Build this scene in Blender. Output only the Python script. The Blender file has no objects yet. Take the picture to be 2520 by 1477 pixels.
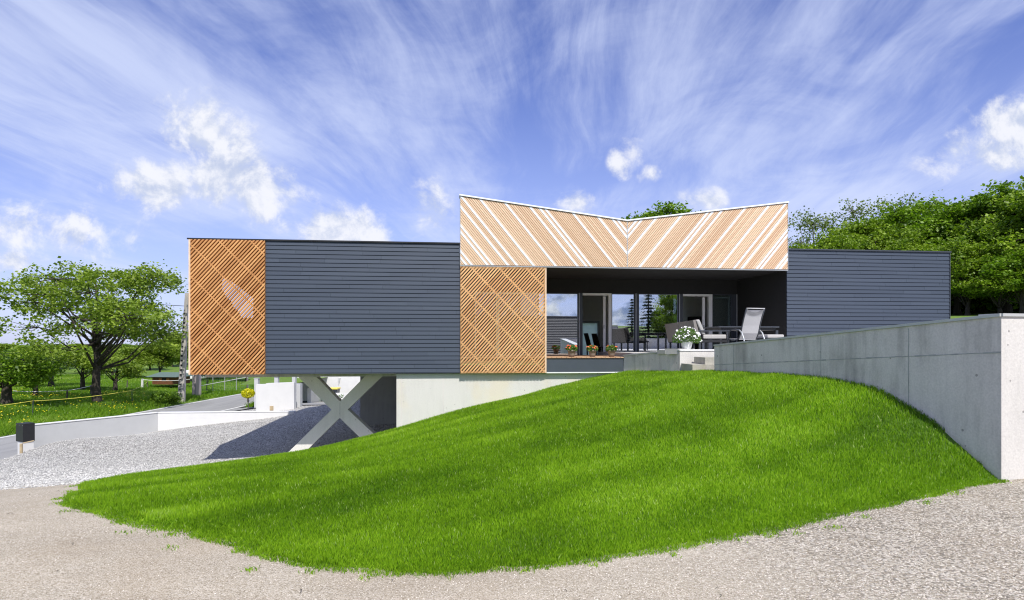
import bpy, bmesh, math, random
import numpy as np
from mathutils import Vector, Matrix

R = math.radians
SC = bpy.context.scene
COL = SC.collection

# ------------------------------------------------------------------ camera, sky, sun, exposure
# world origin = eye of the photographer, +Y = view direction, metres
cam_d = bpy.data.cameras.new("camera")
cam_d.sensor_width = 36.0
cam_d.lens = 21.0
cam_d.shift_y = 0.0436
cam_d.clip_start = 0.05
cam_d.clip_end = 3000
cam = bpy.data.objects.new("camera", cam_d)
cam.rotation_euler = (R(90), 0, 0)
COL.objects.link(cam)
SC.camera = cam

SUN_VEC = Vector((0.303, -0.974, 1.36)).normalized()
SUN_EL = math.asin(SUN_VEC.z)
SUN_AZ = math.atan2(SUN_VEC.x, SUN_VEC.y)
sd = bpy.data.lights.new("sun", 'SUN')
sd.energy = 4.4
sd.angle = R(0.5)
sd.color = (1.0, 0.955, 0.89)
so = bpy.data.objects.new("sun", sd)
so.rotation_euler = SUN_VEC.to_track_quat('Z', 'Y').to_euler()
so.location = (10, -30, 40)
COL.objects.link(so)

SC.view_settings.view_transform = 'Standard'
SC.view_settings.look = 'None'
SC.view_settings.gamma = 1
SC.view_settings.exposure = 0.22
SC.cycles.filter_width = 1.15
SC.cycles.max_bounces = 8
SC.cycles.transparent_max_bounces = 16

wd = bpy.data.worlds.new("World")
SC.world = wd
wd.use_nodes = True


class NT:
    """small helper for building node trees"""
    def __init__(s, tree):
        s.t = tree
        s.n = tree.nodes
        s.l = tree.links

    def node(s, typ, **kw):
        n = s.n.new(typ)
        for k, v in kw.items():
            setattr(n, k, v)
        return n

    def put(s, sock, v):
        if hasattr(v, 'is_linked') or isinstance(v, bpy.types.NodeSocket):
            s.l.new(v, sock)
        elif v is not None:
            if isinstance(v, (tuple, list)) and len(v) == 3 and sock.type == 'RGBA':
                v = (*v, 1)
            sock.default_value = v

    def math(s, op, a, b=None, c=None, clamp=False):
        n = s.node('ShaderNodeMath', operation=op, use_clamp=clamp)
        s.put(n.inputs[0], a)
        if b is not None: s.put(n.inputs[1], b)
        if c is not None: s.put(n.inputs[2], c)
        return n.outputs[0]

    def vmath(s, op, a, b=None):
        n = s.node('ShaderNodeVectorMath', operation=op)
        s.put(n.inputs[0], a)
        if b is not None: s.put(n.inputs[1], b)
        return n.outputs[0]

    def noise(s, vec, scale, detail=4, rough=0.55, dist=0.0, dim='3D'):
        n = s.node('ShaderNodeTexNoise')
        if vec is not None: s.put(n.inputs['Vector'], vec)
        n.inputs['Scale'].default_value = scale
        n.inputs['Detail'].default_value = detail
        n.inputs['Roughness'].default_value = rough
        n.inputs['Distortion'].default_value = dist
        return n.outputs['Fac']

    def ramp(s, fac, stops, interp='LINEAR'):
        n = s.node('ShaderNodeValToRGB')
        n.color_ramp.interpolation = interp
        e = n.color_ramp.elements
        while len(e) > 1: e.remove(e[-1])
        for i, (p, c) in enumerate(stops):
            if not isinstance(c, (tuple, list)): c = (c, c, c)
            el = e[0] if i == 0 else e.new(p)
            el.position = p
            el.color = (*c[:3], 1)
        s.put(n.inputs[0], fac)
        return n.outputs[0]

    def mix(s, fac, a, b, mode='MIX'):
        n = s.node('ShaderNodeMix', data_type='RGBA', blend_type=mode)
        s.put(n.inputs[0], fac)
        s.put(n.inputs[6], a)
        s.put(n.inputs[7], b)
        return n.outputs[2]

    def smooth(s, x, a, b):
        n = s.node('ShaderNodeMapRange', interpolation_type='SMOOTHSTEP')
        s.put(n.inputs[0], x)
        s.put(n.inputs[1], a); s.put(n.inputs[2], b)
        n.inputs[3].default_value = 0; n.inputs[4].default_value = 1
        return n.outputs[0]

    def mapping(s, vec, loc=(0, 0, 0), rot=(0, 0, 0), scale=(1, 1, 1)):
        n = s.node('ShaderNodeMapping')
        s.put(n.inputs[0], vec)
        n.inputs[1].default_value = loc
        n.inputs[2].default_value = rot
        n.inputs[3].default_value = scale
        return n.outputs[0]


def build_world():
    T = NT(wd.node_tree)
    T.n.clear()
    out = T.node('ShaderNodeOutputWorld')
    bg = T.node('ShaderNodeBackground')
    bg.inputs[1].default_value = 0.1
    sky = T.node('ShaderNodeTexSky', sky_type='NISHITA')
    sky.sun_disc = False
    sky.sun_elevation = SUN_EL
    sky.sun_rotation = SUN_AZ
    sky.altitude = 400
    sky.air_density = 1.0
    sky.dust_density = 0.6
    sky.ozone_density = 2.0
    tc = T.node('ShaderNodeTexCoord')
    d = tc.outputs['Generated']
    sep = T.node('ShaderNodeSeparateXYZ')
    T.put(sep.inputs[0], d)
    x, y, z = sep.outputs
    base = T.mix(1.0, sky.outputs[0], SKYTINT, 'MULTIPLY')
    # cirrus: a high flat layer, fibres drawn out along +Y
    zz = T.math('ADD', T.math('MAXIMUM', z, 0.0), 0.10)
    cb = T.node('ShaderNodeCombineXYZ')
    T.put(cb.inputs[0], T.math('DIVIDE', x, zz)); T.put(cb.inputs[1], T.math('DIVIDE', y, zz))
    pl = cb.outputs[0]
    rot = T.mapping(pl, rot=(0, 0, R(6)))
    wv = T.node('ShaderNodeTexNoise'); T.put(wv.inputs['Vector'], T.mapping(rot, scale=(0.8, 0.42, 1)))
    wv.inputs['Scale'].default_value = 1.1; wv.inputs['Detail'].default_value = 3
    warp = T.vmath('ADD', rot, T.vmath('MULTIPLY', T.vmath('SUBTRACT', wv.outputs['Color'], (0.5, 0.5, 0.5)), (.62, .55, 0)))
    f1 = T.noise(T.mapping(warp, loc=(3.3, 1.1, 0), scale=(1.35, 0.26, 1)), 1.3, 8, 0.62, 0.25)
    f2 = T.noise(T.mapping(warp, loc=(7.3, 4.1, 0), scale=(3.6, 0.55, 1)), 2.1, 7, 0.68, 0.4)
    f3 = T.noise(T.mapping(warp, loc=(2.2, 5.5, 0), rot=(0, 0, R(20)), scale=(1.1, 0.8, 1)), 1.8, 8, 0.62, 0.6)
    cir = T.math('ADD', T.math('MULTIPLY', f1, 0.48), T.math('ADD', T.math('MULTIPLY', f2, 0.20), T.math('MULTIPLY', f3, 0.32)))
    big = T.noise(T.mapping(warp, loc=(1.7, 9.1, 0), scale=(0.55, 0.3, 1)), 1.2, 2, 0.5)
    cir = T.math('ADD', cir, T.math('MULTIPLY', T.math('SUBTRACT', big, 0.5), 0.62))
    cm = T.math('MULTIPLY', T.smooth(cir, 0.40, 0.68), 0.80)
    # thin veil toward the horizon
    veil = T.math('MULTIPLY', T.smooth(z, 0.5, 0.0), 0.5)
    cm = T.math('MAXIMUM', cm, 0.0)
    one = T.math('SUBTRACT', 1.0, T.math('MULTIPLY', T.math('SUBTRACT', 1.0, cm), T.math('SUBTRACT', 1.0, veil)))
    c1 = T.mix(one, base, CIRRUS)
    # cumulus: puffs at fixed bearings (tan azimuth, tan elevation from the +Y axis)
    ys = T.math('MAXIMUM', y, 0.05)
    qx = T.math('DIVIDE', x, ys); qz = T.math('DIVIDE', z, ys)
    cq = T.node('ShaderNodeCombineXYZ'); T.put(cq.inputs[0], qx); T.put(cq.inputs[1], qz)
    nz1 = T.noise(cq.outputs[0], 10.0, 10, 0.63, 0.2)
    nz1b = T.noise(T.mapping(cq.outputs[0], loc=(0.006, 0.022, 0)), 10.0, 6, 0.6, 0.2)
    nz2 = T.noise(T.mapping(cq.outputs[0], loc=(4, 2, 0)), 3.5, 3, 0.5)
    fld = None
    for (cx, cy, rx, ry, st) in CUMULUS:
        a = (cx - 1260) / 1470; b = (848 - cy) / 1470
        dx = T.math('DIVIDE', T.math('SUBTRACT', qx, a), rx / 1470)
        dz = T.math('DIVIDE', T.math('SUBTRACT', qz, b), ry / 1470)
        r2 = T.math('ADD', T.math('MULTIPLY', dx, dx), T.math('MULTIPLY', dz, dz))
        g = T.math('MULTIPLY', T.math('EXPONENT', T.math('MULTIPLY', r2, -0.9)), st)
        fld = g if fld is None else T.math('MAXIMUM', fld, g)
    den = T.math('ADD', fld, T.math('MULTIPLY', T.math('SUBTRACT', nz1, 0.5), 3.4))
    den = T.math('ADD', den, T.math('MULTIPLY', T.math('SUBTRACT', nz2, 0.5), 1.2))
    pm = T.smooth(den, 0.28, 1.08)
    pm = T.math('MULTIPLY', pm, T.smooth(fld, 0.1, 0.3))
    pm = T.math('MULTIPLY', pm, T.smooth(y, 0.05, 0.2))
    pm = T.math('MULTIPLY', pm, 0.93)
    shade = T.noise(T.mapping(cq.outputs[0], loc=(0.0, 0.018, 3)), 9.0, 6, 0.6, 0.3)
    rel = T.math('ADD', T.math('MULTIPLY', T.math('SUBTRACT', nz1, nz1b), 3.2), T.math('ADD', T.math('MULTIPLY', shade, .5), T.math('MULTIPLY', den, .16)))
    pc = T.mix(T.smooth(rel, 0.0, 0.75), PUFF_LO, PUFF_HI)
    c2 = T.mix(pm, c1, pc)
    # broken cumulus in the half of the sky behind the viewer
    nb = T.noise(T.mapping(d, scale=(1, 1, 1.5)), 15, 8, 0.6, 0.3)
    bm = T.math('MULTIPLY', T.smooth(nb, 0.42, 0.56), T.smooth(y, 0.0, -0.3))
    nb2 = T.noise(T.mapping(d, loc=(0, 0, 0.15), scale=(1, 1, 1.5)), 20, 6, 0.6)
    bc = T.mix(T.smooth(nb2, 0.4, 0.65), (2.6, 3.4, 5.4), (9, 9.2, 9.6))
    c3 = T.mix(bm, c2, bc)
    T.put(bg.inputs[0], c3)
    T.l.new(bg.outputs[0], out.inputs[0])


SKYTINT = (0.86, 0.88, 1.44)
CIRRUS = (5.9, 6.6, 8.9)
PUFF_LO = (5.0, 5.6, 7.2)
PUFF_HI = (8.1, 8.2, 8.7)
# bearing of each puff, its spread and its density
CUMULUS = [(500, 325, 105, 90, 1.2), (400, 455, 150, 75, 1.25), (520, 440, 120, 90, 1.25), (650, 465, 105, 75, 1.2),
           (820, 575, 125, 65, 1.15), (720, 560, 60, 40, .8), (150, 560, 190, 70, 1.05), (60, 640, 120, 36, .8), (575, 300, 45, 30, .8),
           (1565, 360, 42, 50, 1.0), (1530, 400, 30, 40, .9), (1605, 425, 34, 28, .9), (1405, 495, 52, 34, .85),
           (2390, 375, 120, 60, 1.0), (2490, 305, 110, 65, 1.15), (1060, 520, 60, 90, .62), (1750, 490, 80, 30, .7)]
build_world()


# ------------------------------------------------------------------ materials
def attr(T, name='tint'):
    a = T.node('ShaderNodeAttribute'); a.attribute_name = name
    return a.outputs['Fac']


def pos(T):
    return T.node('ShaderNodeNewGeometry').outputs['Position']


def objc(T):
    return T.node('ShaderNodeTexCoord').outputs['Object']


def newmat(name):
    m = bpy.data.materials.new(name); m.use_nodes = True
    T = NT(m.node_tree)
    return m, T, T.n['Principled BSDF']


def bump(T, b, h, strength, dist=0.01):
    n = T.node('ShaderNodeBump')
    n.inputs['Strength'].default_value = strength
    n.inputs['Distance'].default_value = dist
    T.put(n.inputs['Height'], h)
    T.l.new(n.outputs[0], b.inputs['Normal'])


def m_plain(name, col, rough=0.6, metal=0.0, var=0.12, scale=8.0):
    m, T, b = newmat(name)
    f = T.noise(objc(T), scale, 5)
    lo = tuple(c * (1 - var) for c in col); hi = tuple(min(1, c * (1 + var)) for c in col)
    T.put(b.inputs['Base Color'], T.ramp(f, [(0.3, lo), (0.7, hi)]))
    b.inputs['Roughness'].default_value = rough
    b.inputs['Metallic'].default_value = metal
    return m


def m_tinted(name, lo, hi, rough=0.6, grain=None, spec=0.5):
    """per-piece tint from the face attribute plus fine grain"""
    m, T, b = newmat(name)
    t = attr(T)
    c = T.mix(t, lo, hi)
    if grain:
        g = T.noise(T.mapping(objc(T), scale=grain), 6.0, 5, 0.6)
        c = T.mix(T.math('MULTIPLY', T.smooth(g, 0.45, 0.8), 0.35), c, tuple(v * 0.55 for v in lo))
    T.put(b.inputs['Base Color'], c)
    b.inputs['Roughness'].default_value = rough
    b.inputs['Specular IOR Level'].default_value = spec
    return m


def m_concrete(name, col, stain=0.5, yellow=0.0, joints=None):
    m, T, b = newmat(name)
    p = objc(T)
    a = T.noise(p, 1.1, 6, 0.6)
    s = T.noise(T.mapping(p, scale=(3.0, 3.0, 0.35)), 2.2, 6, 0.6)
    f = T.noise(p, 40, 3)
    k = T.math('ADD', T.math('MULTIPLY', a, 0.55), T.math('MULTIPLY', s, 0.45))
    c = T.ramp(k, [(0.32, tuple(v * (1 - 0.45 * stain) for v in col)), (0.5, col), (0.72, tuple(v * (1 + .18 * stain) for v in col))])
    c = T.mix(0.25, c, T.ramp(f, [(0.3, 0.35), (0.7, 1.0)]), 'MULTIPLY')
    if yellow:
        yl = T.smooth(T.noise(T.mapping(p, scale=(1, 1, .6)), 0.9, 4), 0.52, 0.68)
        c = T.mix(T.math('MULTIPLY', yl, yellow), c, (col[0] * 1.0, col[1] * .88, col[2] * .62))
    # bubble holes left by the formwork
    v = T.node('ShaderNodeTexVoronoi'); v.inputs['Scale'].default_value = 5.0
    T.put(v.inputs['Vector'], p)
    hole = T.math('LESS_THAN', v.outputs['Distance'], 0.085)
    pick = T.node('ShaderNodeSeparateColor'); T.put(pick.inputs[0], v.outputs['Color'])
    hole = T.math('MULTIPLY', hole, T.math('GREATER_THAN', pick.outputs[0], 0.45))
    c = T.mix(T.math('MULTIPLY', hole, 0.7), c, tuple(v_ * .3 for v_ in col))
    T.put(b.inputs['Base Color'], c)
    b.inputs['Roughness'].default_value = 0.85
    bump(T, b, T.math('ADD', T.math('MULTIPLY', f, .3), k), 0.25, 0.02)
    return m


def m_leaf(name, dark, light, transl=0.35, rough=0.5):
    m, T, b = newmat(name)
    t = attr(T)
    c = T.mix(t, dark, light)
    T.put(b.inputs['Base Color'], c)
    b.inputs['Roughness'].default_value = rough
    b.inputs['Specular IOR Level'].default_value = 0.35
    tr = T.node('ShaderNodeBsdfTranslucent')
    T.put(tr.inputs[0], T.mix(1.0, c, (1.15, 1.35, 0.5), 'MULTIPLY'))
    mx = T.node('ShaderNodeMixShader'); mx.inputs[0].default_value = transl
    T.l.new(b.outputs[0], mx.inputs[1]); T.l.new(tr.outputs[0], mx.inputs[2])
    T.l.new(mx.outputs[0], T.n['Material Output'].inputs[0])
    return m


def m_glass(name, refl=0.42, tint=(0.62, 0.68, 0.68)):
    m, T, b = newmat(name)
    T.n.remove(b)
    gl = T.node('ShaderNodeBsdfGlossy'); gl.inputs['Roughness'].default_value = 0.0
    T.put(gl.inputs[0], (0.93, 0.96, 1.0))
    tr = T.node('ShaderNodeBsdfTransparent'); T.put(tr.inputs[0], tint)
    mx = T.node('ShaderNodeMixShader')
    lw = T.node('ShaderNodeLayerWeight'); lw.inputs[0].default_value = 0.35
    fac = T.math('ADD', T.math('MULTIPLY', lw.outputs['Fresnel'], 0.6), refl, clamp=True)
    T.put(mx.inputs[0], fac)
    T.l.new(tr.outputs[0], mx.inputs[1]); T.l.new(gl.outputs[0], mx.inputs[2])
    T.l.new(mx.outputs[0], T.n['Material Output'].inputs[0])
    return m


def stones(T, vec, scale, cols, dark=0.5):
    """loose stones: one tone per voronoi cell, dark crevices"""
    v = T.node('ShaderNodeTexVoronoi'); v.inputs['Scale'].default_value = scale
    T.put(v.inputs['Vector'], vec)
    sc = T.node('ShaderNodeSeparateColor'); T.put(sc.inputs[0], v.outputs['Color'])
    c = T.ramp(sc.outputs[0], cols)
    edge = T.smooth(v.outputs['Distance'], 0.35, 0.75)
    c = T.mix(T.math('MULTIPLY', edge, dark), c, (0.05, 0.045, 0.04))
    return c, T.math('SUBTRACT', 1.0, v.outputs['Distance']), sc.outputs[1]


def m_drive():
    m, T, b = newmat('drive_gravel')
    p = pos(T)
    sp = T.node('ShaderNodeSeparateXYZ'); T.put(sp.inputs[0], p)
    X, Y, Z = sp.outputs
    # pale tan fine grit
    ct, ht, r1 = stones(T, p, 120, [(0.0, (.30, .255, .185)), (.35, (.50, .44, .34)), (.7, (.58, .515, .415)), (1, (.68, .62, .525))], 0.3)
    ctc, htc, r3 = stones(T, p, 42, [(0.0, (.26, .22, .16)), (.4, (.47, .425, .345)), (.75, (.58, .53, .45)), (1, (.74, .69, .62))], 0.7)
    coarse = T.smooth(T.math('ADD', X, T.math('MULTIPLY', T.noise(p, 0.5, 3), 2.5)), 1.2, 4.5)
    ct = T.mix(T.math('MULTIPLY', coarse, .8), ct, ctc)
    big = T.noise(p, 0.9, 6, 0.6)
    ct = T.mix(T.math('MULTIPLY', T.smooth(big, 0.45, 0.75), 0.3), ct, (.38, .30, .205))
    # grey chippings further down the slope
    cg, hg, r2 = stones(T, p, 26, [(0, (.26, .258, .25)), (.3, (.49, .485, .46)), (.65, (.62, .61, .58)), (1, (.82, .805, .765))], 0.7)
    n = T.noise(p, 1.6, 6, 0.7)
    bnd = T.math('ADD', T.math('ADD', Y, T.math('MULTIPLY', X, 0.05)), T.math('MULTIPLY', T.math('SUBTRACT', n, 0.5), 2.2))
    f = T.smooth(bnd, 9.0, 9.9)
    f = T.math('MULTIPLY', f, T.smooth(X, 2.0, -2.0))
    patchy = T.noise(T.mapping(p, rot=(0, 0, R(25)), scale=(.5, 1.6, 1)), 1.1, 5, .6)
    base_c = T.mix(1.0, T.mix(f, ct, cg), T.ramp(patchy, [(.3, (.86, .85, .83)), (.7, (1.06, 1.06, 1.05))]), 'MULTIPLY')
    T.put(b.inputs['Base Color'], base_c)
    b.inputs['Roughness'].default_value = 0.9
    b.inputs['Specular IOR Level'].default_value = 0.25
    hm = T.node('ShaderNodeMix', data_type='FLOAT')
    T.put(hm.inputs[0], f); T.put(hm.inputs[2], T.math('ADD', T.math('MULTIPLY', ht, .5), T.math('MULTIPLY', T.math('MULTIPLY', htc, coarse), 1.2)))
    T.put(hm.inputs[3], T.math('MULTIPLY', hg, 2.6))
    bump(T, b, hm.outputs[0], 0.9, 0.012)
    return m


def m_grassland(name, lo, hi, hay):
    m, T, b = newmat(name)
    p = pos(T)
    a = T.noise(p, 0.35, 6, 0.6)
    f = T.noise(p, 14, 4, 0.7)
    c = T.mix(a, lo, hi)
    c = T.mix(T.math('MULTIPLY', T.smooth(T.noise(p, .9, 4), .5, .75), .5), c, hay)
    c = T.mix(0.6, c, T.ramp(f, [(.3, .35), (.7, 1.15)]), 'MULTIPLY')
    T.put(b.inputs['Base Color'], c)
    b.inputs['Roughness'].default_value = 0.9
    bump(T, b, f, 0.8, 0.06)
    return m


def m_asphalt():
    m, T, b = newmat('asphalt')
    p = pos(T)
    f = T.noise(p, 90, 3)
    a = T.noise(T.mapping(p, scale=(1.4, .15, 1)), 1.3, 5)
    c = T.ramp(a, [(.3, (.24, .24, .235)), (.7, (.34, .338, .33))])
    c = T.mix(.4, c, T.ramp(f, [(.3, .5), (.7, 1.2)]), 'MULTIPLY')
    T.put(b.inputs['Base Color'], c)
    b.inputs['Roughness'].default_value = .85
    return m


def m_bark(name, col=(.055, .045, .035)):
    m, T, b = newmat(name)
    p = objc(T)
    f = T.noise(T.mapping(p, scale=(6, 6, 1)), 2.2, 6, .7)
    T.put(b.inputs['Base Color'], T.ramp(f, [(.3, tuple(c * .5 for c in col)), (.55, col), (.75, tuple(c * 2.2 for c in col))]))
    b.inputs['Roughness'].default_value = .95
    bump(T, b, f, .8, .04)
    return m


M = {}
M['slate'] = m_tinted('slate_board', (.040, .053, .079), (.061, .078, .110), 0.5, None, 0.35)
M['larch_orange'] = m_tinted('larch_batten', (.45, .195, .06), (.68, .35, .13), 0.6, (1, 4, 9))
M['larch'] = m_tinted('larch_board', (.60, .385, .235), (.84, .62, .43), 0.65, (1, 4, 9))
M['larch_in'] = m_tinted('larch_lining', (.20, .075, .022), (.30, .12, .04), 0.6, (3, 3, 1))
M['frame_pale'] = m_plain('pale_larch_trim', (.72, .54, .38), .6)
M['white_strip'] = m_plain('white_metal', (.80, .82, .86), .35, 0, .03)
M['white'] = m_plain('white_paint', (.80, .80, .80), .5, 0, .04)
M['black'] = m_plain('black_metal', (.018, .019, .022), .45)
M['dark'] = m_plain('anthracite_lining', (.016, .016, .017), .8)
M['anth'] = m_plain('anthracite_metal', (.045, .052, .066), .4, 0, .05)
M['anth_panel'] = m_plain('anthracite_panel', (.060, .072, .092), .45, 0, .06, 3)
M['alu'] = m_plain('grey_aluminium', (.42, .44, .46), .4, .3, .06)
M['cap'] = m_plain('zinc_cap', (.50, .51, .51), .5, .1, .06)
M['conc'] = m_concrete('raw_concrete', (.70, .645, .625), .95)
M['conc_white'] = m_concrete('pale_concrete', (.69, .67, .64), .24, .4)
M['conc_white2'] = m_concrete('pale_concrete_clean', (.66, .64, .62), .14, .0)
M['conc_x'] = m_concrete('smooth_concrete', (.76, .74, .70), .25)
M['conc_dark'] = m_concrete('shaded_room_concrete', (.36, .36, .35), .5)  # darker copy of the concrete, shade of the recess put into its colour
M['render'] = m_plain('white_render', (.69, .69, .685), .8, 0, .03, 3)
M['render_grey_shade'] = m_plain('grey_and_shaded_render', (.52, .53, .54), .8, 0, .03, 3)  # grey of the pillars, also painted shade on yard wall and gateway return
M['wood_deck'] = m_tinted('deck_board', (.42, .24, .13), (.60, .38, .23), .7, (4, 1, 1))
M['drive'] = m_drive()
M['meadow'] = m_grassland('meadow_ground', (.09, .18, .012), (.16, .27, .025), (.26, .30, .05))
M['larch_mid'] = m_tinted('larch_screen_batten', (.57, .30, .125), (.76, .46, .225), 0.62, (1, 4, 9))
M['lawn'] = m_grassland('lawn_soil', (.07, .16, .008), (.10, .20, .012), (.13, .20, .02))
M['asphalt'] = m_asphalt()
M['line'] = m_plain('road_paint', (.72, .72, .70), .7, 0, .1, 20)
M['glass'] = m_glass('reflective_glass', .58)
M['glass_dark'] = m_glass('clear_glass', .10)
M['bark'] = m_bark('dark_bark')
M['bark_grey'] = m_bark('grey_bark', (.11, .10, .085))
M['leaf_spring'] = m_leaf('spring_leaf', (.095, .165, .013), (.33, .43, .055))
M['leaf_mid'] = m_leaf('mid_green_leaf', (.06, .125, .010), (.32, .44, .038))
M['leaf_deep'] = m_leaf('deep_leaf', (.042, .105, .007), (.27, .42, .030))
M['leaf_sparse'] = m_leaf('young_leaf', (.09, .14, .03), (.24, .30, .08))
M['leaf_conifer'] = m_leaf('conifer_needle', (.010, .026, .010), (.03, .06, .02), .1)
M['leaf_yellow'] = m_leaf('yellow_leaf', (.42, .40, .01), (.85, .78, .03), .3)
M['leaf_pot'] = m_leaf('pot_leaf', (.04, .11, .02), (.20, .34, .06), .3)
M['petal_white'] = m_plain('white_petal', (.82, .82, .82), .6, 0, .03)
M['petal_orange'] = m_plain('coral_petal', (.85, .16, .07), .5, 0, .15, 60)
M['petal_yellow'] = m_plain('yellow_petal', (.85, .70, .02), .5)
M['clay'] = m_plain('taupe_clay', (.25, .20, .165), .7, 0, .08)
M['sling'] = m_plain('grey_sling_fabric', (.47, .47, .48), .8, 0, .04, 40)
M['cushion'] = m_plain('pale_cushion', (.42, .41, .40), .9, 0, .04)
M['taupe_fabric'] = m_plain('taupe_fabric', (.24, .22, .21), .9, 0, .06)
M['pole'] = m_concrete('weathered_pole_concrete', (.47, .44, .41), .8)
M['pole_pink'] = m_concrete('pinkish_pole_concrete', (.52, .45, .43), .4)
M['cabin'] = m_plain('brown_cabin_board', (.17, .065, .028), .7, 0, .25, 6)
M['cabin_roof'] = m_plain('green_felt_roof', (.10, .15, .13), .9)
M['rooftile'] = m_plain('dark_roof_tile', (.085, .08, .078), .8, 0, .25, 6)
M['stake'] = m_plain('raw_wood_stake', (.46, .36, .22), .8, 0, .2)
M['tape_white'] = m_plain('white_tape', (.75, .75, .72), .6)
M['tape_yellow'] = m_plain('yellow_tape', (.75, .68, .12), .6)
M['wire'] = m_plain('dark_cable', (.03, .03, .03), .6)
M['plaster_in'] = m_plain('interior_plaster', (.80, .80, .77), .9, 0, .03)
M['door_teal'] = m_plain('pale_green_door', (.62, .74, .70), .6, 0, .02)
M['darkwood'] = m_plain('dark_wood', (.045, .022, .014), .5)
M['stair'] = m_concrete('stained_step_concrete', (.47, .45, .39), .6, .7)
M['yellow'] = m_plain('yellow_lid_plastic', (.75, .62, .12), .5)


# ------------------------------------------------------------------ mesh helpers
class MB:
    def __init__(s):
        s.v = []; s.f = []; s.t = []

    def face(s, pts, tint=0.5):
        i = len(s.v); s.v += [tuple(p) for p in pts]
        s.f.append(tuple(range(i, i + len(pts)))); s.t.append(tint)

    def add(s, verts, faces, tint=0.5):
        i = len(s.v); s.v += [tuple(p) for p in verts]
        for f in faces:
            s.f.append(tuple(j + i for j in f)); s.t.append(tint)

    def box(s, x0, x1, y0, y1, z0, z1, tint=0.5):
        v = [(x0, y0, z0), (x1, y0, z0), (x1, y1, z0), (x0, y1, z0), (x0, y0, z1), (x1, y0, z1), (x1, y1, z1), (x0, y1, z1)]
        s.add(v, [(0, 3, 2, 1), (4, 5, 6, 7), (0, 1, 5, 4), (1, 2, 6, 5), (2, 3, 7, 6), (3, 0, 4, 7)], tint)

    def prism_y(s, poly, y0, y1, tint=0.5):
        """polygon in (x,z) extruded along y"""
        n = len(poly)
        area = sum(poly[i][0] * poly[(i + 1) % n][1] - poly[(i + 1) % n][0] * poly[i][1] for i in range(n))
        if area < 0: poly = poly[::-1]
        v = [(p[0], y0, p[1]) for p in poly] + [(p[0], y1, p[1]) for p in poly]
        f = [tuple(range(n)), tuple(range(2 * n - 1, n - 1, -1))]
        f += [(i, i + n, (i + 1) % n + n, (i + 1) % n) for i in range(n)]
        s.add(v, f, tint)

    def prism_z(s, poly, z0, z1, tint=0.5):
        n = len(poly)
        area = sum(poly[i][0] * poly[(i + 1) % n][1] - poly[(i + 1) % n][0] * poly[i][1] for i in range(n))
        if area < 0: poly = poly[::-1]
        v = [(p[0], p[1], z0) for p in poly] + [(p[0], p[1], z1) for p in poly]
        f = [tuple(range(n - 1, -1, -1)), tuple(range(n, 2 * n))]
        f += [(i, (i + 1) % n, (i + 1) % n + n, i + n) for i in range(n)]
        s.add(v, f, tint)

    def tube(s, pts, rads, n=6, tint=0.5, caps=True):
        pts = [Vector(p) for p in pts]
        if not hasattr(rads, '__len__'): rads = [rads] * len(pts)
        base = len(s.v); ref = None
        for i, p in enumerate(pts):
            d = (pts[min(i + 1, len(pts) - 1)] - pts[max(i - 1, 0)])
            d = d.normalized() if d.length > 1e-9 else Vector((0, 0, 1))
            if ref is None:
                ref = Vector((1, 0, 0)) if abs(d.x) < .8 else Vector((0, 1, 0))
            a = (ref - d * ref.dot(d)).normalized(); b = d.cross(a); ref = a
            for k in range(n):
                t = 2 * math.pi * k / n
                s.v.append(tuple(p + (a * math.cos(t) + b * math.sin(t)) * rads[i]))
        for i in range(len(pts) - 1):
            for k in range(n):
                k2 = (k + 1) % n
                s.f.append((base + i * n + k, base + i * n + k2, base + (i + 1) * n + k2, base + (i + 1) * n + k)); s.t.append(tint)
        if caps:
            s.f.append(tuple(base + k for k in range(n - 1, -1, -1))); s.t.append(tint)
            e = base + (len(pts) - 1) * n
            s.f.append(tuple(e + k for k in range(n))); s.t.append(tint)

    def lathe(s, prof, n=20, c=(0, 0, 0), tint=.5):
        base = len(s.v)
        for r, z in prof:
            for k in range(n):
                t = 2 * math.pi * k / n
                s.v.append((c[0] + r * math.cos(t), c[1] + r * math.sin(t), c[2] + z))
        for i in range(len(prof) - 1):
            for k in range(n):
                k2 = (k + 1) % n
                s.f.append((base + i * n + k, base + i * n + k2, base + (i + 1) * n + k2, base + (i + 1) * n + k)); s.t.append(tint)
        s.f.append(tuple(base + k for k in range(n - 1, -1, -1))); s.t.append(tint)
        e = base + (len(prof) - 1) * n
        s.f.append(tuple(e + k for k in range(n))); s.t.append(tint)


def link(name, me, mat, parent=None, loc=None, smooth=False):
    o = bpy.data.objects.new(name, me)
    if mat: me.materials.append(mat)
    if smooth: me.shade_smooth()
    COL.objects.link(o)
    if parent: o.parent = parent
    if loc: o.location = loc
    return o


def obj(name, mb, mat, parent=None, loc=None, smooth=False, bevel=0.0):
    me = bpy.data.meshes.new(name)
    me.from_pydata(mb.v, [], mb.f)
    a = me.attributes.new('tint', 'FLOAT', 'FACE')
    a.data.foreach_set('value', mb.t)
    if bevel:
        bm = bmesh.new(); bm.from_mesh(me)
        bmesh.ops.bevel(bm, geom=list(bm.edges), offset=bevel, segments=3, profile=.5, affect='EDGES')
        bm.to_mesh(me); bm.free()
    me.update()
    return link(name, me, mat, parent, loc, smooth)


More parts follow.
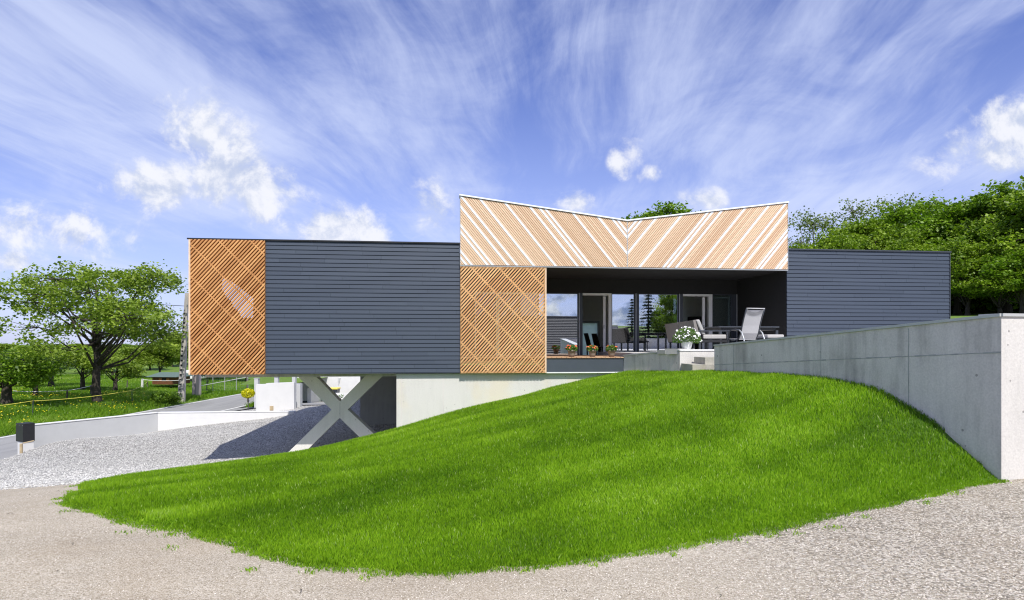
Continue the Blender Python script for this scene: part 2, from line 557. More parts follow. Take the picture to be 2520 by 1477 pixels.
def npmesh(name, verts, nper, tint, mat, parent=None):
    """verts (N*nper,3): N separate polygons of nper corners"""
    N = len(verts) // nper
    me = bpy.data.meshes.new(name)
    me.vertices.add(len(verts)); me.vertices.foreach_set('co', verts.astype(np.float32).ravel())
    me.loops.add(N * nper); me.loops.foreach_set('vertex_index', np.arange(N * nper, dtype=np.int32))
    me.polygons.add(N); me.polygons.foreach_set('loop_start', np.arange(0, N * nper, nper, dtype=np.int32))
    me.update(calc_edges=True)
    a = me.attributes.new('tint', 'FLOAT', 'FACE'); a.data.foreach_set('value', tint.astype(np.float32))
    return link(name, me, mat, parent)


def grid_mesh(name, xs, ys, zf, mat, keep=None, parent=None):
    XX, YY = np.meshgrid(xs, ys)
    ZZ = zf(XX, YY)
    nx, ny = len(xs), len(ys)
    V = np.stack([XX, YY, ZZ], -1).reshape(-1, 3)
    i = np.arange(nx - 1); j = np.arange(ny - 1)
    I, J = np.meshgrid(i, j)
    a = (J * nx + I).ravel()
    F = np.stack([a, a + 1, a + nx + 1, a + nx], -1)
    if keep is not None:
        cx = (XX[:-1, :-1] + XX[1:, 1:]).ravel() / 2; cy = (YY[:-1, :-1] + YY[1:, 1:]).ravel() / 2
        F = F[keep(cx, cy)]
    me = bpy.data.meshes.new(name)
    me.from_pydata(V.tolist(), [], F.tolist()); me.update()
    bm = bmesh.new(); bm.from_mesh(me)
    bmesh.ops.delete(bm, geom=[v for v in bm.verts if not v.link_faces], context='VERTS')
    bm.to_mesh(me); bm.free()
    return link(name, me, mat, parent, smooth=True)


def thing(name, label, cat, loc=(0, 0, 0), rz=0.0, group=None):
    o = bpy.data.objects.new(name, None); COL.objects.link(o)
    o.location = loc; o.rotation_euler = (0, 0, rz)
    o.empty_display_size = .2
    o['label'] = label; o['category'] = cat
    if group: o['group'] = group
    return o


def tag(o, label, cat, group=None):
    o['label'] = label; o['category'] = cat
    if group: o['group'] = group
    return o


def struct(o, kind='structure'):
    o['kind'] = kind
    return o


def copy_tree(root, loc, rz=0, label=None, group=None, scale=None):
    r = root.copy(); COL.objects.link(r); r.location = loc; r.rotation_euler = (0, 0, rz)
    if scale: r.scale = scale
    if label: r['label'] = label
    if group: r['group'] = group
    for ch in list(root.children):
        c = ch.copy(); COL.objects.link(c); c.parent = r
        for g in list(ch.children):
            d = g.copy(); COL.objects.link(d); d.parent = c
    return r


# surveying helpers: bearings read off the photograph -> metres
F, CX, HY = 2389.0, 2048.0, 1378.0


def W(px, py, D): return Vector(((px - CX) / F * D, D, (HY - py) / F * D))


CA, SA = math.cos(R(6)), math.sin(R(6))


def HU(px, py, v):
    """(u, z) of a bearing on the house plane v"""
    a = (px - CX) / F
    u = (a * (17 + v * CA) + v * SA) / (CA - a * SA)
    return u, (HY - py) / F * (17 + u * SA + v * CA)


def Hw(u, v, z=0): return Vector((u * CA - v * SA, 17 + u * SA + v * CA, z))


# ------------------------------------------------------------------ terrain
class RBF:
    def __init__(s, pts, c=1.5):
        P = np.array(pts, float); s.P = P[:, :2]; s.c = c
        A = s.k(s.P, s.P)
        n = len(P)
        Q = np.hstack([np.ones((n, 1)), s.P])
        K = np.block([[A, Q], [Q.T, np.zeros((3, 3))]])
        s.w = np.linalg.solve(K, np.concatenate([P[:, 2], np.zeros(3)]))

    def k(s, a, b):
        d2 = ((a[:, None, :] - b[None, :, :]) ** 2).sum(-1)
        return np.sqrt(d2 + s.c ** 2)

    def __call__(s, X, Y):
        sh = np.shape(X)
        q = np.stack([np.ravel(X), np.ravel(Y)], -1).astype(float)
        out = np.empty(len(q))
        for i in range(0, len(q), 20000):
            b = q[i:i + 20000]
            out[i:i + 20000] = s.k(b, s.P) @ s.w[:-3] + s.w[-3] + b @ s.w[-2:]
        return out.reshape(sh)


GC = [(0, 0, -1.58), (0, 4, -1.6), (-2, 5, -1.63), (4, 5, -1.6), (5.65, 6.9, -1.6), (7.5, 6.9, -1.52), (10, 7.3, -1.42), (13, 7.5, -1.3), (-4, 3, -1.62),
      (-4.9, 6.5, -1.72), (0, -8, -1.6), (-8, 0, -1.9), (-8, 6, -2.0), (8, 0, -1.5), (14, 0, -1.3), (14, -12, -1.2), (-14, -12, -2.2),
      (-6.6, 9.2, -2.17), (-6.5, 11.7, -2.5), (-6.5, 14.2, -2.87), (-6.6, 17.6, -3.3), (-9, 18, -3.48), (-5, 17.2, -3.1), (-3.5, 17, -2.9),
      (-8.6, 10, -2.42), (-12, 14, -3.1), (-15, 12, -3.25), (-13, 5, -2.6), (-16.5, 18, -3.75), (-12, 20, -3.6),
      (-16.9, 21, -3.84), (-14.7, 24.8, -3.62), (-12, 25, -3.3), (-9.2, 25.2, -2.95), (-8.1, 26, -2.64), (-6.4, 25, -2.34), (-7, 22.5, -3.0), (-4.5, 22.0, -3.0),
      (-9.5, 22, -3.35), (-8, 28.5, -2.9), (-7, 31, -3.05), (-10, 30, -3.0), (-12.4, 28, -3.1), (-8, 36, -3.35), (-4, 36, -3.3), (-13, 34, -3.5),
      (-17, 21, -3.9), (-17, 26, -3.9), (-17, 32, -3.9), (-17, 40, -3.9), (-17, 50, -3.95), (-19, 30, -3.9), (-19, 60, -4.0), (-19, 15, -3.9), (-19, 0, -3.95), (-19, -15, -3.9), (-17, 5, -3.7),
      (-21.4, 22, -3.9), (-21.4, 35, -3.9), (-21.4, 46, -3.88), (-22.6, 30, -3.72), (-22.4, 40, -3.65), (-25, 36.5, -3.5), (-24, 30, -3.65), (-30, 30, -3.55), (-32, 45, -3.5),
      (-28, 60, -3.6), (-45, 60, -3.2), (-24, 75, -3.5), (-60, 90, -2.6), (-30, 110, -2.2), (-15, 95, -2.5), (-45, 30, -3.2), (-60, 20, -3),
      (-12, 50, -3.0), (-5, 60, -2.0), (0, 20, -3.0), (5, 19, -2.5), (10, 19, -2.0), (13, 17, -1.3), (5, 27, -2.0), (0, 30, -2.6), (12, 28, -.6),
      (15, 20, .15), (18, 23, .90), (22, 24, 1.15), (16, 28, .6), (25, 32, 1.45), (20, 40, 1.8), (34, 42, 2.0), (28, 55, 2.6), (12, 50, 2.0), (10, 64, 3), (45, 55, 3.5), (20, 15, .4), (26, 14, .6), (15, 12, -.8), (22, 5, -1),
      (6.5, 10, -1.5), (8, 13, -1.5), (4, 16, -1.2), (30, 5, -.5), (30, -15, -.8), (0, -25, -1.8), (-25, -25, -3.5)]
G0 = RBF(GC, 1.2)


def G(X, Y):
    X = np.asarray(X, float); Y = np.asarray(Y, float)
    r = np.hypot(X, Y - 20)
    cx = X * np.minimum(1, 110 / np.maximum(r, 1e-6)); cy = 20 + (Y - 20) * np.minimum(1, 110 / np.maximum(r, 1e-6))
    z = G0(cx, cy)
    far = np.clip((r - 70) / 60, 0, 1)
    ang = np.arctan2(X, Y)
    hill = -1.6 + .6 * np.sin(ang * 5) + 6.0 * np.clip((ang + .25) / .5, 0, 1) + np.clip((r - 150) / 150, 0, 1.2)
    z = z * (1 - far) + hill * far * np.clip(1, 0, 1)
    # level bed of the road
    w = np.clip((2.9 - np.abs(X + 19.1)) / .5, 0, 1) * np.clip((Y + 20) / 5, 0, 1) * np.clip((70 - Y) / 10, 0, 1)
    return z * (1 - w) + (-3.9) * w


def gz(x, y): return float(G(np.array([x]), np.array([y]))[0])


def hit(px, py):
    """walk along a bearing until it meets the ground"""
    D = np.linspace(3, 160, 3000)
    X = (px - CX) / F * D; Z = (HY - py) / F * D
    g = G(X, D)
    k = np.argmax(Z < g)
    return Vector((X[k], D[k], g[k]))


# lawn outline ------------------------------------------------------
WA = Vector((5.65, 6.9)); WB = Vector((4.47, 13.2))          # long grey retaining wall
LC = Vector((3.24, 17.32)); LE = Vector((4.185, 14.9))        # low stair wall
near_px = [(150, 1235), (220, 1250), (300, 1277), (350, 1290), (400, 1298), (450, 1302), (500, 1322), (550, 1332), (600, 1352), (650, 1366), (700, 1383), (760, 1392), (800, 1398),
           (870, 1398), (950, 1404), (1050, 1412), (1150, 1403), (1230, 1399), (1300, 1394), (1420, 1380), (1540, 1366), (1650, 1344), (1800, 1318), (1950, 1289), (2100, 1255), (2250, 1228), (2400, 1200), (2455, 1194)]
near = []
for (x, y) in near_px:
    p = hit(x * 1.6254, (y + (y - 848) * (.04 if x < 2200 else .04 * max(0, (2440 - x) / 240))) * 1.6254); near.append((p.x, p.y, p.z + .012))
back = [(WA.x + .02, WA.y, -1.6)]
for (x, y) in [(2400, 1130), (2350, 1085), (2300, 1040), (2250, 1008), (2200, 981), (2150, 960), (2100, 946), (2025, 934), (1950, 926), (1850, 921), (1800, 919)]:
    a = (x - 1260) / 1470
    t = (WA.x - WA.y * a) / (.184 + .983 * a)
    D = WA.y + .983 * t
    back.append((WA.x - .184 * t + .05, D, (848 - y) / 1470 * D))
back.append((WB.x + .1, WB.y + .1, -.62))
back += [(4.3, 14.0, -.66), (LE.x, LE.y, -.70), (3.8, 15.9, -.74)]
for (x, y) in [(1535, 917), (1450, 934), (1350, 958), (1250, 991), (1190, 1005), (1130, 1021), (1050, 1046), (976, 1072)]:
    u, z = HU(x * 1.6254, y * 1.6254, .1)
    p = Hw(u, .1); back.append((p.x, p.y, z))
for (x, y) in [(930, 1086), (850, 1104), (765, 1126)]:
    D = 16.9; back.append(((x - 1260) / 1470 * D, D, (848 - y) / 1470 * D))
left = []
for (x, y, X) in [(700, 1133, -6.7), (600, 1148, -6.45), (450, 1167, -6.5), (300, 1186, -6.55), (220, 1196, -6.5)]:
    a = (x - 1260) / 1470; D = X / a
    left.append((X, D, float(G(np.array([X]), np.array([D]))[0]) + .01))
outline = near + back + left
OP = np.array(outline)


def dens(P, step=.35):
    out = []
    for i in range(len(P)):
        a = P[i]; b = P[(i + 1) % len(P)]
        n = max(1, int(np.linalg.norm(b[:2] - a[:2]) / step))
        for k in range(n): out.append(a + (b - a) * k / n)
    return np.array(out)


OD = dens(OP)
# ground-level parts of the outline follow the ground exactly
nn = len(near)
onground = []
for q in OD:
    g = float(G(q[0], q[1]))
    if q[2] < g + .12 and (q[1] < 7.0 or q[0] < -6.0): q[2] = g + .012
inner = [(2.3, 8, -1.08), (0, 8.5, -1.32), (4.2, 9.5, -.78), (-2.5, 9.5, -1.75), (-1, 13, -1.45), (2.5, 12.5, -.80), (-4.4, 12.5, -2.3), (1.0, 6.3, -1.38), (4.6, 7.6, -1.22)]
LZ = RBF(list(map(tuple, OD)) + inner, .25)


def inside(X, Y, P=None):
    P = OD if P is None else P
    X = np.asarray(X); Y = np.asarray(Y)
    c = np.zeros(X.shape, bool)
    n = len(P)
    for i in range(n):
        x1, y1 = P[i][:2]; x2, y2 = P[(i + 1) % n][:2]
        if y1 == y2: continue
        m = ((y1 > Y) != (y2 > Y)) & (X < (x2 - x1) * (Y - y1) / (y2 - y1) + x1)
        c ^= m
    return c


def edge_dist(X, Y):
    q = np.stack([np.ravel(X), np.ravel(Y)], -1)
    P = dens(OP, .12)[:, :2]
    out = np.empty(len(q))
    for i in range(0, len(q), 20000):
        b = q[i:i + 20000]
        out[i:i + 20000] = np.sqrt(((b[:, None] - P[None]) ** 2).sum(-1)).min(1)
    return out.reshape(np.shape(X))


def lawn_z(X, Y):
    z = LZ(X, Y)
    return z


# ground sheet to the horizon
def warp(a, b, s, fine):
    pass


def axis(lo, hi, c0, c1, step, cap=1e9):
    mid = list(np.arange(c0, c1 + 1e-6, step))
    up = []; x = c1; d = step
    while x < hi: d = min(d * 1.18, cap); x += d; up.append(x)
    dn = []; x = c0; d = step
    while x > lo: d = min(d * 1.18, cap); x -= d; dn.append(x)
    return np.array(dn[::-1] + mid + up)


DRV = [(-16.75, -24), (30, -24), (30, 4), (16, 12), (14.5, 17), (13.5, 30), (-3, 34), (-12, 33), (-15.8, 30), (-16.75, 26)]
DRVN = np.array([(p[0], p[1], 0) for p in DRV], float)


def ground_z(X, Y):
    z = G(X, Y)
    ins = inside(X, Y, DRVN)
    DX = X * .0
    # the soil sits a little under the gravel bed
    P = dens(DRVN, 1.0)[:, :2]
    q = np.stack([X.ravel(), Y.ravel()], -1)
    dd = np.empty(len(q))
    for i in range(0, len(q), 20000):
        b = q[i:i + 20000]; dd[i:i + 20000] = np.sqrt(((b[:, None] - P[None]) ** 2).sum(-1)).min(1)
    dd = dd.reshape(X.shape)
    z = z - np.where(ins, np.clip(dd / 1.2, 0, 1) * .5, 0)
    w = np.clip((2.7 - np.abs(X + 19.1)) / .3, 0, 1) * .1
    return z - w


g = grid_mesh('ground', axis(-700, 700, -45, 30, .8), axis(-300, 900, -20, 70, .8), ground_z, M['meadow'])
struct(g)


def drive_z(X, Y):
    z = G(X, Y) + .03
    ins = inside(X, Y)
    e = edge_dist(X, Y)
    lz = LZ(X, Y)
    drop = np.maximum(0, z - (lz - .12))
    s_ = np.clip((e - .10) / .35, 0, 1)
    z = z - np.where(ins, drop * s_, 0)
    return z


dr = grid_mesh('driveway', axis(-16.7, 30, -8, 7, .12, .24), axis(-14, 34, 3.4, 12, .12, .24), drive_z, M['drive'], keep=lambda x, y: inside(x, y, DRVN))
struct(dr)

# road beside the meadow, with painted edge lines
mb = MB()
ys_ = np.arange(-20, 66, 2.0)
for i in range(len(ys_) - 1):
    mb.face([(-21.4, ys_[i], -3.86), (-16.7, ys_[i], -3.86), (-16.7, ys_[i + 1], -3.86), (-21.4, ys_[i + 1], -3.86)])
road = obj('road', mb, M['asphalt']); struct(road)
mb = MB()
mb.box(-21.25, -21.12, -20, 64, -3.862, -3.852)
mb.box(-16.95, -16.83, 25, 64, -3.862, -3.852)
struct(obj('road_line', mb, M['line']))
# drive linking the neighbour's forecourt with the road
mb = MB()
ax = np.arange(-16.7, -3.2, .5); ay = np.arange(28.6, 36, .5)
gx = grid_mesh('forecourt', ax, ay, lambda X, Y: G(X, Y) + .07, M['asphalt']); struct(gx)
# lawn mound
lawn = grid_mesh('lawn', np.arange(-8, 6.5, .09), np.arange(3.5, 18, .09), lawn_z, M['lawn'], keep=lambda x, y: inside(x, y))
struct(lawn)

# ------------------------------------------------------------------ grass
def blades(name, X, Y, Z, h, w, rng, mat, tint, lean=.45):
    n = len(X)
    az = rng.uniform(0, 2 * np.pi, n)
    la = rng.uniform(0, 2 * np.pi, n)
    ll = h * rng.uniform(.1, 1.0, n) * lean
    dx = np.cos(az) * w / 2; dy = np.sin(az) * w / 2
    V = np.empty((n, 4, 3))
    V[:, 0] = np.stack([X - dx, Y - dy, Z - .01], -1)
    V[:, 1] = np.stack([X + dx, Y + dy, Z - .01], -1)
    mx = X + np.cos(la) * ll * .35; my = Y + np.sin(la) * ll * .35
    V[:, 2] = np.stack([mx + dx * .8, my + dy * .8, Z + h * .6], -1)
    V[:, 3] = np.stack([X + np.cos(la) * ll, Y + np.sin(la) * ll, Z + h], -1)
    return npmesh(name, V.reshape(-1, 3), 4, tint, mat)


def vnoise(X, Y, s, seed):
    """smooth value noise"""
    rs = np.random.RandomState(seed); T_ = rs.rand(128, 128)
    x = X * s; y = Y * s
    xi = np.floor(x).astype(int); yi = np.floor(y).astype(int)
    fx = x - xi; fy = y - yi; fx = fx * fx * (3 - 2 * fx); fy = fy * fy * (3 - 2 * fy)
    g_ = lambda a, b: T_[a % 128, b % 128]
    return (g_(xi, yi) * (1 - fx) + g_(xi + 1, yi) * fx) * (1 - fy) + (g_(xi, yi + 1) * (1 - fx) + g_(xi + 1, yi + 1) * fx) * fy


def m_grass(name='grass_blade', cs=((.10, .225, .008), (.27, .465, .018), (.41, .60, .04), (.55, .66, .24))):
    m, T, b = newmat(name)
    t = attr(T)
    c = T.ramp(t, [(0, cs[0]), (.5, cs[1]), (.85, cs[2]), (1, cs[3])])
    T.put(b.inputs['Base Color'], c)
    b.inputs['Roughness'].default_value = .38
    b.inputs['Specular IOR Level'].default_value = .5
    tr = T.node('ShaderNodeBsdfTranslucent'); T.put(tr.inputs[0], T.mix(1.0, c, (1.1, 1.3, .6), 'MULTIPLY'))
    mx = T.node('ShaderNodeMixShader'); mx.inputs[0].default_value = .45
    T.l.new(b.outputs[0], mx.inputs[1]); T.l.new(tr.outputs[0], mx.inputs[2])
    T.l.new(mx.outputs[0], T.n['Material Output'].inputs[0])
    return m


M['blade'] = m_grass()
M['blade_meadow'] = m_grass('meadow_blade', ((.075, .17, .008), (.16, .30, .014), (.27, .42, .035), (.42, .48, .14)))
rng = np.random.default_rng(5)
NB = 3600000
X = rng.uniform(-8, 6.5, NB); Y = rng.uniform(3.5, 18, NB)
D = np.hypot(X, Y)
p = np.clip((5.0 / D) ** 1.6, .12, 1)
k = rng.random(NB) < p
X, Y = X[k], Y[k]
k = inside(X, Y); X, Y = X[k], Y[k]
Z = np.maximum(LZ(X, Y), G(X, Y) + .03); D = np.hypot(X, Y)
# thin out and shorten toward the ragged edge on the gravel side
e = edge_dist(X, Y)
gs = (Y < 7.6) | (X < -6.0)
pat = vnoise(X, Y, 3.5, 3) * .5 + vnoise(X, Y, 9, 4) * .5
k = (~gs) | (e > .22 * pat) & (rng.random(len(X)) < np.clip(.45 + e / .25, 0, 1))
X, Y, Z, D, e, gs = X[k], Y[k], Z[k], D[k], e[k], gs[k]
sc = (D / 6) ** .75
hh = (.026 + .028 * rng.random(len(X))) * np.clip(sc, .8, 1.6)
hh *= np.where(gs, np.clip(.75 + e / .8, .75, 1), 1)
rotx = X * .85 + Y * .5; roty = -X * .5 + Y * .85
bands = vnoise(rotx * .55, roty * 2.6, .9, 7) * .65 + vnoise(rotx * .6, roty * 2.2, 2.4, 8) * .35
hh *= .75 + .6 * bands
patch = vnoise(X, Y, .9, 21) * .6 + vnoise(X, Y, 4.5, 22) * .4
tint = np.clip(-.12 + .62 * bands + .45 * patch + rng.normal(0, .14, len(X)), 0, .92)
tint = np.where(rng.random(len(X)) < .02, 1, tint)
gr = blades('lawn_grass', X, Y, Z, hh, .0042 * np.clip(sc, .75, 2.2), rng, M['blade'], tint)
gr['kind'] = 'stuff'
# stray tufts creeping over the gravel edge
edge = dens(OP, .05)
edge = edge[(edge[:, 1] < 7.2) | (edge[:, 0] < -6)]
ntu = 150
ci = rng.integers(0, len(edge), ntu)
c_ = edge[ci][:, :2] + rng.normal(0, .10, (ntu, 2))
X = np.repeat(c_[:, 0], 26) + rng.normal(0, .035, ntu * 26); Y = np.repeat(c_[:, 1], 26) + rng.normal(0, .03, ntu * 26)
ed = blades('edge_grass', X, Y, G(X, Y) + .03, .012 + .02 * rng.random(len(X)), np.full(len(X), .005), rng, M['blade'], rng.uniform(.1, .8, len(X)), 1.2)
ed['kind'] = 'stuff'
# short turf knitting the rim of the lawn into the gravel
ci = rng.integers(0, len(edge), 60000)
inw = rng.random(60000) ** 1.6
cen = np.array([-.5, 9.5])
q_ = edge[ci][:, :2]; dr_ = cen - q_; dr_ /= np.linalg.norm(dr_, axis=1)[:, None]
wob = .10 * (vnoise(q_[:, 0], q_[:, 1], 2.2, 31) - .45) + .05 * (vnoise(q_[:, 0], q_[:, 1], 9, 32) - .5)
q_ = q_ + dr_ * (inw * .30 - wob)[:, None] + rng.normal(0, .02, q_.shape)
X, Y = q_[:, 0], q_[:, 1]
rim = blades('rim_grass', X, Y, np.maximum(G(X, Y) + .03, np.where(inside(X, Y), LZ(X, Y), -9)), .014 + .028 * rng.random(len(X)) * (.4 + inw), np.full(len(X), .0048) * np.clip((np.hypot(X, Y) / 6) ** .75, .75, 2), rng, M['blade'],
             np.clip(.45 * vnoise(X, Y, 3, 33) + rng.normal(.15, .15, len(X)), 0, .95), .9)
rim['kind'] = 'stuff'
# meadow grass beyond the road
NB = 420000
X = rng.uniform(-48, -21.6, NB); Y = rng.uniform(20, 62, NB)
k = (X > -.92 * Y) & (rng.random(NB) < (24 / Y) ** 1.5); X, Y = X[k], Y[k]
dd = np.hypot(X, Y)
cl = vnoise(X, Y, .6, 11)
tall = np.clip((X + 24.5) / 2, 0, 1)
mg = blades('meadow_grass', X, Y, G(X, Y) - .02, (.07 + .12 * rng.random(len(X))) * (.6 + .8 * cl + .5 * tall), .02 * dd / 30, rng, M['blade_meadow'],
            np.clip(.15 + .75 * vnoise(X, Y * .5, .35, 12) + rng.normal(0, .12, len(X)), 0, .97), .8)
mg['kind'] = 'stuff'
# verge between road, wall and forecourt, and grass round the far side of the road
NB = 60000
X = rng.uniform(-16.6, -6, NB); Y = rng.uniform(37, 62, NB)
vg = blades('verge_grass', X, Y, G(X, Y) - .02, .15 + .2 * rng.random(NB), np.full(NB, .04), rng, M['blade_meadow'], rng.uniform(.1, .8, NB), .8)
vg['kind'] = 'stuff'
nd = 800
ccx = rng.uniform(-40, -22.2, 60); ccy = rng.uniform(22, 42, 60)
ii = rng.integers(0, 60, nd)
X = ccx[ii] + rng.normal(0, .7, nd); Y = ccy[ii] + rng.normal(0, .7, nd); k = X < -21.8; X, Y = X[k], Y[k]; Z = G(X, Y) + rng.uniform(.16, .3, len(X))
r_ = .035
V = np.stack([np.stack([X + r_ * math.cos(t), Y + r_ * math.sin(t) * .8, Z + .02 * math.sin(t * 2)], -1) for t in np.arange(6) * math.pi / 3], 1).reshape(-1, 3)
dn = npmesh('dandelion_flowers', V, 6, np.full(len(X), .5), M['petal_yellow']); dn['kind'] = 'stuff'
#@@HOUSE

# ------------------------------------------------------------------ the house (local axes: x along facade, y into the house, z up)
rs = random.Random(11)
ZT, ZB = 2.86, -.805
U0 = HU(758, 954, 0)[0]; U1 = HU(1063, 960, 0)[0]; U2 = HU(1840, 970, 0)[0]; U3 = HU(2183, 1200, 0)[0]
U4 = HU(3146, 1000, 0)[0]; U5 = HU(3797, 1007, 0)[0]; UM = HU(2508, 883, -.05)[0]; UD = HU(2495, 1430, 0)[0]
UB = HU(1586, 1600, .1)[0]
ZF = 2.235
house = thing('house', 'modern flat-roofed house with dark slate cladding, larch screens and a V-topped chevron fascia', 'house', (0, 17, 0), R(6))


def clip_poly(poly, clip):
    """convex clip (both lists of (x,z), clip counter-clockwise)"""
    out = poly
    n = len(clip)
    for i in range(n):
        a = clip[i]; b = clip[(i + 1) % n]
        inn = lambda p: (b[0] - a[0]) * (p[1] - a[1]) - (b[1] - a[1]) * (p[0] - a[0]) >= -1e-9
        res = []
        for j in range(len(out)):
            p, q = out[j], out[(j + 1) % len(out)]
            pi, qi = inn(p), inn(q)
            if pi: res.append(p)
            if pi != qi:
                d1 = (b[0] - a[0]) * (p[1] - a[1]) - (b[1] - a[1]) * (p[0] - a[0])
                d2 = (b[0] - a[0]) * (q[1] - a[1]) - (b[1] - a[1]) * (q[0] - a[0])
                t = d1 / (d1 - d2)
                res.append((p[0] + (q[0] - p[0]) * t, p[1] + (q[1] - p[1]) * t))
        out = res
        if len(out) < 3: return []
    return out


def cladding(x0, x1, z0, z1, seed, y=0.0, flip=None):
    """lapped fibre-slate courses, every board its own piece and tone"""
    r = random.Random(seed); m = MB(); p = .1165
    n = int(math.ceil((z1 - z0) / p)); base = .35
    for i in range(n):
        za = z1 - (i + 1) * p; zb = z1 - i * p
        za = max(za, z0)
        x = x0 - r.random() * .9; row = r.uniform(-.1, .1)
        while x < x1:
            L = r.choice([.9, 1.2, 1.5, 1.8, 2.4]); a = max(x, x0); b = min(x + L - .004, x1)
            if b > a + .01:
                t = min(1, max(0, .5 + row * .6 + r.gauss(0, .10)))
                yo, yi = y - .019 - r.random() * .002, y - .004
                bb = za + .007
                m.add([(a, yo, bb), (b, yo, bb), (b, yi, zb), (a, yi, zb), (a, y + .01, bb), (b, y + .01, bb), (b, y + .01, zb), (a, y + .01, zb)],
                      [(0, 1, 2, 3), (0, 4, 5, 1), (1, 5, 6, 2), (3, 7, 4, 0), (3, 2, 6, 7)], t)
            x += L
    return m


obj('slate_cladding', cladding(U1, U2 - .005, ZB, ZT - .03, 3), M['slate'], house)
obj('slate_cladding', cladding(U4 + .005, U5, -1.4, ZT - .03, 4), M['slate'], house)
# bodies behind the cladding
m = MB(); m.box(U1 + .02, U2 - .02, .012, 7, ZB + .002, ZT - .06)
obj('wall', m, M['dark'], house)
m = MB(); m.box(U4 + .02, U5 - .01, .012, 8.5, -1.6, ZT - .06)
obj('wall', m, M['dark'], house)
# roof coping, thin black edge
m = MB()
m.prism_z([(U0 - .05, -.045), (U2 - .005, -.045), (U2 - .005, 7.05), (U0 + 1.5, 7.05)], ZT - .026, ZT + .012)
obj('coping', m, M['black'], house)
m = MB()
m.box(U4 + .01, U5 + .03, -.045, 8.55, ZT - .028, ZT + .012)
obj('coping', m, M['anth'], house)
m = MB(); m.box(U5 - .008, U5 + .014, -.03, .01, -1.4, ZT - .03)
obj('corner_trim', m, M['anth'], house)
# loggia at the corner: floor, roof, lining, opening in the rear panel
m = MB(); m.prism_z([(U0 + .05, .02), (U1 + .02, .02), (U1 + .02, 1.4), (U0 + .34, 1.4)], ZB + .004, ZB + .12); obj('loggia_floor', m, M['larch_in'], house)
m = MB(); m.prism_z([(U0 + .05, .02), (U1 + .02, .02), (U1 + .02, 1.4), (U0 + .34, 1.4)], ZT - .16, ZT - .03); obj('loggia_roof', m, M['dark'], house)
m = MB()
nb = 26
hole = [HU(868, 1098, 1.2), HU(985, 1118, 1.2), HU(1050, 1290, 1.2), HU(905, 1310, 1.2)]
hx0 = HU(868, 1100, 1.2)[0]; hx1 = HU(1012, 1100, 1.2)[0]; hzt = [HU(900, 1090, 1.2)[1], HU(900, 1190, 1.2)[1]]; hzb = [HU(900, 1140, 1.2)[1], HU(900, 1270, 1.2)[1]]
zz0, zz1 = ZB + .122, ZT - .162
w_ = (U1 - U0 - .36) / nb
for i in range(nb):
    a = U0 + .34 + i * w_; b = a + w_ - .006
    t = rs.random()
    if b < hx0 or a > hx1: m.box(a, b, 1.2, 1.24, zz0, zz1, t)
    else:
        q_ = (a - hx0) / (hx1 - hx0); hz1 = hzt[0] + (hzt[1] - hzt[0]) * q_; hz0 = hzb[0] + (hzb[1] - hzb[0]) * min(1, q_ * 1.5)
        m.box(a, b, 1.2, 1.24, zz0, hz0, t); m.box(a, b, 1.2, 1.24, hz1, zz1, t)
obj('timber_lining', m, M['larch_in'], house)
m = MB()
for i in range(11):
    a = .06 + i * .1; q_ = .215 * a; m.prism_z([(U0 + .045 + q_, a), (U0 + .07 + q_, a), (U0 + .09 + q_, a + .095), (U0 + .065 + q_, a + .095)], zz0, zz1, rs.random())
obj('timber_lining', m, M['larch_in'], house)
m = MB()
for i in range(11):
    a = .06 + i * .1; m.box(U1 - .02, U1 + .004, a, a + .095, zz0, zz1, rs.random())
obj('timber_lining', m, M['larch_in'], house)


def screen(x0, x1, z0, z1, seed, mat, slope=.97, pitch=.0985, stp=.82):
    r = random.Random(seed); m = MB()
    rect = [(x0, z0), (x1, z0), (x1, z1), (x0, z1)]
    wd_ = pitch * .575
    x = x0 - (z1 - z0) / slope - .2
    while x < x1 + .1:
        L = (z1 - z0) / slope
        par = [(x, z0), (x + wd_, z0), (x + L + wd_, z1), (x + L, z1)]
        c = clip_poly(par, rect)
        if len(c) >= 3: m.prism_y(c, -.075 - r.random() * .003, -.018, min(1, max(0, r.gauss(.5, .25))))
        x += pitch
    scr = obj('slat_screen', m, mat, house)
    # wide-spaced cross battens behind, running the other way
    m = MB(); x = x0 + .1 + r.random() * .2
    while x < x1 + (z1 - z0) / .98 + .2:
        L = (z1 - z0) / 1.03
        for off in (0.0,):
            par = [(x - .052, z0), (x, z0), (x - L, z1), (x - L - .052, z1)]
            c = clip_poly(par, rect)
            if len(c) >= 3: m.prism_y(c, -.068, .012, r.uniform(.3, .6))
        x += stp
    obj('cross_batten', m, mat, scr)
    m = MB()
    m.box(x0 + .001, x1 - .001, -.015, .02, z0, z0 + .06, .4); m.box(x0 + .001, x1 - .001, -.015, .02, z1 - .06, z1, .4)
    m.box(x0, x0 + .03, -.016, .019, z0 + .061, z1 - .061, .4); m.box(x1 - .03, x1, -.016, .019, z0 + .061, z1 - .061, .4)
    obj('frame', m, mat, scr)
    return scr


screen(U0 + .05, U1 - .005, ZB, ZT - .03, 21, M['larch_orange'], 1.13, .101, .83)
screen(U2 + .01, U3 - .03, ZB, ZF - .03, 22, M['larch_mid'], 1.12, .0962, .78)
m = MB(); m.box(U0, U0 + .045, -.06, .04, ZB - .002, ZT - .03); obj('corner_post', m, M['frame_pale'], house)
m = MB(); m.prism_z([(U0 + .003, .042), (U0 + .04, .042), (U0 + .34, 1.4), (U0 + .30, 1.4)], ZB, ZT - .03); obj('side_wall', m, M['frame_pale'], house)
m = MB(); m.box(U3 - .028, U3 + .012, -.06, .05, ZB, ZF - .03); obj('corner_post', m, M['frame_pale'], house)

